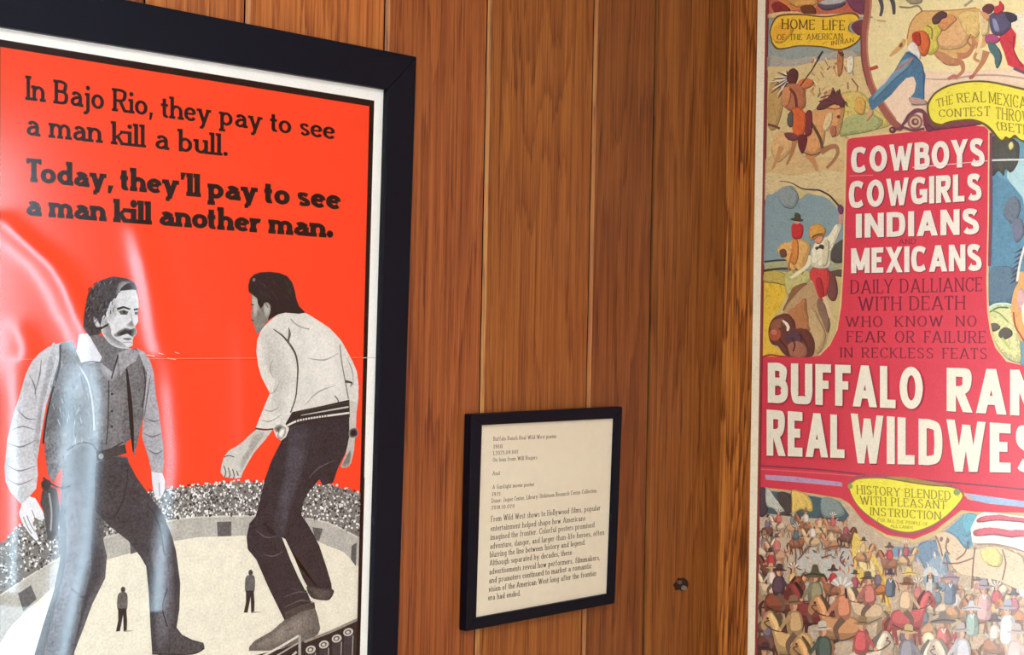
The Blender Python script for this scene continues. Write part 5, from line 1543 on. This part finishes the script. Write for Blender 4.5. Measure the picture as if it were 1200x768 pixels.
def pick(i, lst): return lst[(i * 5 + 3) % len(lst)]
for i, (x, y, s, f) in enumerate([(900, 622, .52, 1), (914, 616, .5, -1), (930, 618, .52, 1), (946, 616, .54, -1), (962, 622, .5, 1), (978, 620, .5, -1), (992, 630, .5, 1),
                                  (896, 646, .62, 1), (912, 650, .66, -1), (934, 636, .58, 1), (954, 634, .6, -1), (976, 638, .55, -1), (905, 668, .7, -1)]):
    rider(x, y, s, f, pick(i, HORSES), pick(i, COATS), pick(i, HATS), hatkind=(0, 1, 0, 2)[i % 4], wash=.05 + .1 * (i % 3))
for i, (x, y, s, f) in enumerate([(1012, 652, .6, 1), (1044, 660, .62, -1), (1062, 656, .6, 1), (1120, 690, .62, -1), (1146, 700, .66, 1), (1172, 690, .66, -1), (1198, 704, .7, -1), (1226, 690, .7, 1), (1256, 706, .7, -1), (1284, 700, .7, 1),
                                  (1010, 712, .62, -1), (1086, 716, .6, 1), (1130, 734, .74, 1), (1176, 738, .78, -1), (1216, 748, .8, 1), (1262, 750, .8, -1),
                                  (898, 734, .72, 1), (1060, 756, .76, -1), (1108, 770, .8, 1), (1160, 782, .86, -1), (1210, 800, .9, 1), (1264, 806, .9, -1), (1010, 784, .8, 1), (950, 800, .86, -1), (900, 806, .8, 1)]):
    rider(x, y, s, f, pick(i + 2, HORSES), pick(i + 4, COATS), pick(i, HATS), hatkind=(0, 2, 1, 0, 2)[i % 5], wash=.15 if x < 1080 else .42)
Q.style = 'litho'
for p in ([(950, 640), (940, 652), (936, 656)], [(966, 644), (980, 640), (996, 642)], [(964, 654), (976, 650)], [(990, 646), (986, 656), (992, 664)], [(930, 630), (934, 650), (932, 668)], [(906, 640), (910, 656), (908, 670)], [(970, 622), (984, 624), (996, 632)]):
    Q.line(p, 1.6, (122, 92, 84), True)
# people on foot between them, and the near riders
def person(x, y, s, coat, hat, f=1, skin=(226, 168, 132), kind=0, wash=0.0):
    def T(pts): return [(x + px * s * f, y + py * s) for px, py in pts]
    def C(c, k=1.0): return tuple(min(252, v * k * (1 - wash) + 226 * wash) for v in c)
    Q.poly(T([(-6, 20), (-7, 6), (-6, -4), (-2, -8), (3, -8), (7, -4), (8, 6), (7, 20)]), C(coat, .80), True, .08)
    Q.poly(T([(-6, 18), (-6, 4), (-4, -5), (0, -7), (3, -2), (2, 18)]), C(coat, 1.04), True, .08)
    Q.line(T([(4, -5), (8, 4), (4, 11)]), s * 2.8, C(coat, .68), True)
    Q.line(T([(-1, -7), (1, -2), (3, -7)]), s * 1.2, C((244, 236, 220)), True)
    Q.oval(x + .5 * s * f, y - 12.4 * s, s * 3.7, s * 4.7, C(skin))
    Q.poly(T([(2, -16), (4.2, -13), (3, -8.6), (1, -9)]), C(skin, .76), True)
    Q.line(T([(-2, -12.6), (0, -12.8)]), s * .9, C((84, 54, 44)), False)
    Q.line(T([(1.8, -12.8), (3.4, -12.6)]), s * .9, C((84, 54, 44)), False)
    if kind == 0:
        Q.poly(T([(-9, -15), (-4, -17), (-3.4, -22), (0, -23.6), (4, -22.4), (4.6, -17), (9.6, -15), (5, -13.8), (-4, -14)]), C(hat), True)
        Q.line(T([(-4, -17), (4.6, -16.4)]), s * 1.2, C(hat, .5), False)
    elif kind == 1:
        for k in range(11):
            a = R(-5 + k * 19)
            Q.line(T([(.5 + math.cos(a) * 4, -13 - math.sin(a) * 4), (.5 + math.cos(a) * 11, -14 - math.sin(a) * 11)]), s * 2.2, C((236, 238, 232)), False, taper=[s * 1.2, s * 2.8])
        Q.line(T([(-3.4, -13), (-4, -2)]), s * 2.0, C((56, 46, 46)), False)
        Q.line(T([(4.2, -13), (4.6, -2)]), s * 2.0, C((56, 46, 46)), False)
    else:
        Q.poly(T([(-13, -14), (-5, -18), (-3, -24), (3, -24), (5, -18), (14, -15), (10, -12.4), (-8, -12)]), C(hat), True)
        Q.line(T([(-12, -13.6), (0, -15.6), (13, -14.4)]), s * 1.4, C(hat, .6), True)
Q.style = None
for i, (x, y, s, f) in enumerate([(906, 690, .8, -1), (930, 690, .78, 1), (978, 690, .72, -1), (1002, 694, .7, 1), (1030, 690, .66, -1), (1076, 706, .74, 1), (1100, 712, .74, -1), (1120, 716, .8, 1), (1148, 722, .84, -1),
                                  (1168, 712, .8, 1), (1190, 722, .84, -1), (900, 752, .9, 1), (1040, 746, .9, 1), (1084, 736, .84, -1), (1166, 756, .95, 1), (1196, 764, 1.0, -1), (1126, 762, .95, -1)]):
    rider(x, y, s, f, pick(i + 1, HORSES), pick(i + 3, COATS), pick(i + 2, HATS), hatkind=(0, 1, 2, 0)[i % 4], wash=.05 if x < 1060 else .3)
Q.style = None
rider(913, 704, 1.16, 1, (150, 84, 58), (96, 70, 84), (88, 60, 62), wash=0)
rider(958, 716, 1.37, -1, (140, 62, 58), (158, 150, 116), (92, 88, 66), hatkind=2)
person(1066, 682, 0.69, (226, 186, 166), (236, 210, 120), kind=2)
person(1091, 684, 0.78, (206, 204, 196), (200, 200, 200), kind=1, wash=.1)
person(1114, 690, 0.87, (116, 134, 156), (170, 140, 150), kind=2, wash=.15)
person(1044, 684, 0.74, (112, 122, 136), (92, 74, 92), kind=0)
rider(1020, 716, 1.24, -1, (226, 196, 156), (206, 124, 112), (96, 80, 70), wash=.05)
rider(990, 734, 1.49, -1, (216, 160, 112), (222, 148, 112), (206, 200, 188), hatkind=1)
rider(1062, 724, 1.28, 1, (212, 98, 96), (230, 196, 156), (128, 84, 52), wash=.1)
rider(934, 752, 1.46, -1, (230, 190, 130), (206, 170, 120), (146, 110, 80), wash=0)
person(1106, 744, 1.12, (220, 128, 118), (128, 118, 112), kind=2, wash=.12)
Q.oval(1089, 748.6, 6.8, 7.6, (240, 232, 190))
Q.oval(1089, 748.6, 4.4, 5.0, (248, 244, 216))
person(1154, 704, 1.06, (230, 168, 164), (158, 146, 160), kind=0, wash=.25)
person(1182, 730, 1.18, (242, 240, 234), (158, 158, 174), kind=0, wash=.3)
person(1140, 726, 0.90, (160, 188, 174), (206, 204, 206), kind=2, wash=.25)
rider(1010, 774, 1.40, 1, (240, 220, 194), (212, 92, 92), (150, 120, 84), wash=.08)
rider(968, 782, 1.46, -1, (224, 176, 118), (88, 104, 94), (216, 206, 188), wash=0)
rider(1064, 786, 1.46, 1, (244, 224, 200), (150, 146, 156), (206, 176, 120), wash=.15)
rider(1130, 786, 1.52, -1, (232, 206, 176), (206, 204, 210), (180, 160, 150), wash=.35)
rider(1190, 790, 1.59, 1, (232, 206, 176), (232, 180, 170), (180, 160, 150), wash=.4)
person(898, 776, 1.01, (112, 86, 90), (82, 56, 60), kind=0)
Q.style = 'litho'

# white horse under the flag
Q.poly([(1098, 628), (1104, 624), (1112, 624), (1122, 630), (1132, 642), (1146, 644), (1166, 640), (1186, 646), (1200, 656), (1200, 690), (1170, 680), (1146, 676), (1126, 672), (1116, 660), (1110, 646), (1106, 656), (1102, 646)], (232, 208, 176), True, 0.07)
Q.poly([(1150, 646), (1166, 642), (1176, 652), (1172, 664), (1156, 660)], (238, 222, 150), True)
for p in ([(1098, 628), (1103, 640), (1106, 652)], [(1112, 630), (1110, 642), (1114, 650)], [(1136, 634), (1132, 648), (1122, 656)], [(1144, 642), (1142, 660), (1140, 690)], [(1106, 660), (1124, 660), (1142, 654)], [(1176, 644), (1180, 660), (1176, 680)]):
    Q.line(p, 1.8, (150, 116, 104), True)
for x, y in ((1104.6, 632), (1112, 634)):
    Q.oval(x, y, 2.0, 3.0, (150, 122, 110), .3)
# the margin printed clear again along the picture's left edge
Q.style = None
Q.poly([(le(-98, 9.4), -98), (le(-98, 12.4), -98), (le(878, 11.6), 878), (le(878, 8.6), 878)], MAROON)
Q.poly([(le(-110, .4), -110), (le(-110, 9.7), -110), (le(890, 8.8), 890), (le(890, .4), 890)], (252, 242, 214))
# --- lettering
Q.bucket('printed_lettering')
WHITE, SH = (247, 240, 226), (1.2, 1.0, (126, 44, 70))
lettering(Q, 'COWBOYS', HEAVY, (998, 173), (1154.6, 161.6), (998, 203.2), (1154.6, 195), WHITE, gap=0.10, shadow=SH)
lettering(Q, 'COWGIRLS', HEAVY, (995.4, 212.6), (1151, 203), (995.4, 244.6), (1151, 235), WHITE, gap=0.10, shadow=SH)
lettering(Q, 'INDIANS', HEAVY, (1003.6, 251), (1148, 244), (1003.6, 279), (1148, 274.6), WHITE, gap=0.14, shadow=SH)
lettering(Q, 'AND', ROMAN, (1054, 280.4), (1074, 279.6), (1054, 286.4), (1074, 286), (112, 30, 52), gap=.12)
lettering(Q, 'MEXICANS', HEAVY, (998, 291.4), (1151, 285.8), (998, 320.4), (1151, 317.6), WHITE, gap=0.10, shadow=SH)
DK = (128, 30, 56)
lettering(Q, 'DAILY DALLIANCE', ROMAN, (997, 328.4), (1152, 325), (997, 344.6), (1152, 341.6), DK)
lettering(Q, 'WITH DEATH', ROMAN, (1006, 348), (1132, 346.6), (1006, 364.6), (1132, 363), DK)
lettering(Q, 'WHO KNOW NO', ROMAN, (991, 371), (1145, 370), (991, 383.4), (1145, 382.8), DK, space=.7, gap=.16)
lettering(Q, 'FEAR OR FAILURE', ROMAN, (992.6, 388), (1156, 388), (992.6, 401.2), (1156, 402.4), DK, space=.5, gap=.13)
lettering(Q, 'IN RECKLESS FEATS', ROMAN, (985, 407.5), (1157.4, 408), (985, 419.2), (1157.4, 421.2), DK, space=.5, gap=.14)
BIG = (246, 240, 220); SB = (1.0, 1.2, (146, 50, 72))
PC = POSTER_CAPS
lettering(Q, 'BUFFALO', PC, (901.4, 425.2), (1083, 430.4), (901.4, 472), (1083, 480), BIG, gap=.14, shadow=SB)
lettering(Q, 'RANCH', PC, (1110, 431.2), (1290, 436), (1110, 482), (1290, 493), BIG, gap=.14, shadow=SB)
lettering(Q, 'REAL', PC, (900, 480), (992.5, 487), (900, 534), (992.5, 537), BIG, gap=.12, shadow=SB)
lettering(Q, 'WILD', PC, (997, 484.6), (1105, 493), (997, 543), (1105, 545.4), BIG, gap=.12, shadow=SB)
lettering(Q, 'WEST', PC, (1109, 491.5), (1256, 502), (1109, 552.8), (1256, 555), BIG, gap=.12, shadow=SB)
OL = (104, 74, 30)
lettering(Q, 'HOME LIFE', ROMAN, (916, 22.2), (990.6, 24), (916, 34), (990.6, 35.6), OL, space=.5)
lettering(Q, 'OF THE AMERICAN', ROMAN, (911, 40.4), (988, 39), (911, 47.2), (988, 46.4), OL, space=.5)
lettering(Q, 'INDIAN', ROMAN, (974, 48.4), (1001, 44), (974, 53.6), (1001, 49.4), OL)
OL2 = (150, 132, 40)
lettering(Q, 'THE', ROMAN, (1096.6, 117), (1117.6, 111), (1098.6, 126), (1117.6, 122), OL2)
lettering(Q, 'REAL', ROMAN, (1121, 110), (1156, 107), (1123, 120.4), (1156, 120), OL2)
lettering(Q, 'MEXICAN', ROMAN, (1159, 107.4), (1212, 115), (1159.6, 121), (1212, 130), OL2)
lettering(Q, 'CONTEST', ROMAN, (1100.6, 129), (1161, 124.4), (1101, 137.4), (1161, 136), OL2)
lettering(Q, 'THROWING', ROMAN, (1167, 125.4), (1228, 134), (1167, 139.2), (1228, 148), OL2)
lettering(Q, '(BETIN', ROMAN, (1168, 143), (1212, 147), (1169, 151.4), (1212, 160), OL2)
lettering(Q, 'HISTORY BLENDED', ROMAN, (1004, 568.6), (1114.8, 576), (1004.6, 579), (1114.8, 586.4), OL2)
lettering(Q, 'WITH PLEASANT', ROMAN, (1008, 581), (1109.4, 587), (1008.6, 591.4), (1109.4, 597), OL2)
lettering(Q, 'INSTRUCTION', ROMAN, (1020, 594.6), (1103.6, 600), (1020, 604), (1103.6, 609.6), OL2)
lettering(Q, 'FOR ALL THE PEOPLE OF', ROMAN, (1029, 607.6), (1088, 612.6), (1029, 611.4), (1088, 616.4), OL2)
lettering(Q, 'ALL LANDS', ROMAN, (1044, 614.6), (1071, 617), (1044, 618), (1071, 620.4), OL2)
# worn horizontal fold
Q.line([(1070, 196.4), (1100, 194), (1158, 188.6)], 0.9, (246, 214, 214), False)
Q.line([(1163, 188), (1184, 187.4), (1240, 186.8)], 2.2, (226, 232, 228), False)
Q.line([(996, 206.4), (1024, 205.4)], 0.8, (238, 150, 156), False)
Q.build(M_INK_R, rsheet, {'printed_lettering': 'white, yellow-ground and dark red lettering', 'printed_parade': 'printed crowd of riders and flags'})
print('right layers', max(Q._l))

# ================================================================== torn fixing hole in the board by the corner
hp = on_left(800, 686.5, 0.0)
anchor = thing('wall_plug', 'small dark torn wall plug in the board between label and corner', 'wall plug', (hp.x, -0.0002, hp.z))
M_PLUGD = plain('dark_bruised_wood', (52, 32, 24), 0.8, 0.2, 0.2, 300)
M_PLUG = plain('grey_plastic_plug', (120, 108, 98), 0.5, 0.4, 0.15, 300)
ra = random.Random(5)
def blob(name, cx, cy, rx, ry, e0, e1, mat, n=14, jag=.22):
    pts = []
    for k in range(n):
        a = 2 * math.pi * k / n
        q = 1 + ra.uniform(-jag, jag)
        pts.append(on_left(cx + rx * q * math.cos(a), cy - ry * q * math.sin(a), e1))
    return prism(name, pts, NL, e1 - e0, mat, anchor)
blob('torn_collar', 799, 686, 7.2, 7.0, 0.0002, 0.0022, M_PLUGD, 16, .3)
blob('plug_shell', 802.4, 689.6, 3.4, 3.0, 0.0022, 0.0045, M_PLUG, 10, .2)
blob('plug_shell', 797, 682.6, 2.6, 2.3, 0.0022, 0.0040, plain('dull_plug_tip', (92, 78, 70), .5, .4, .1, 300), 9, .2)
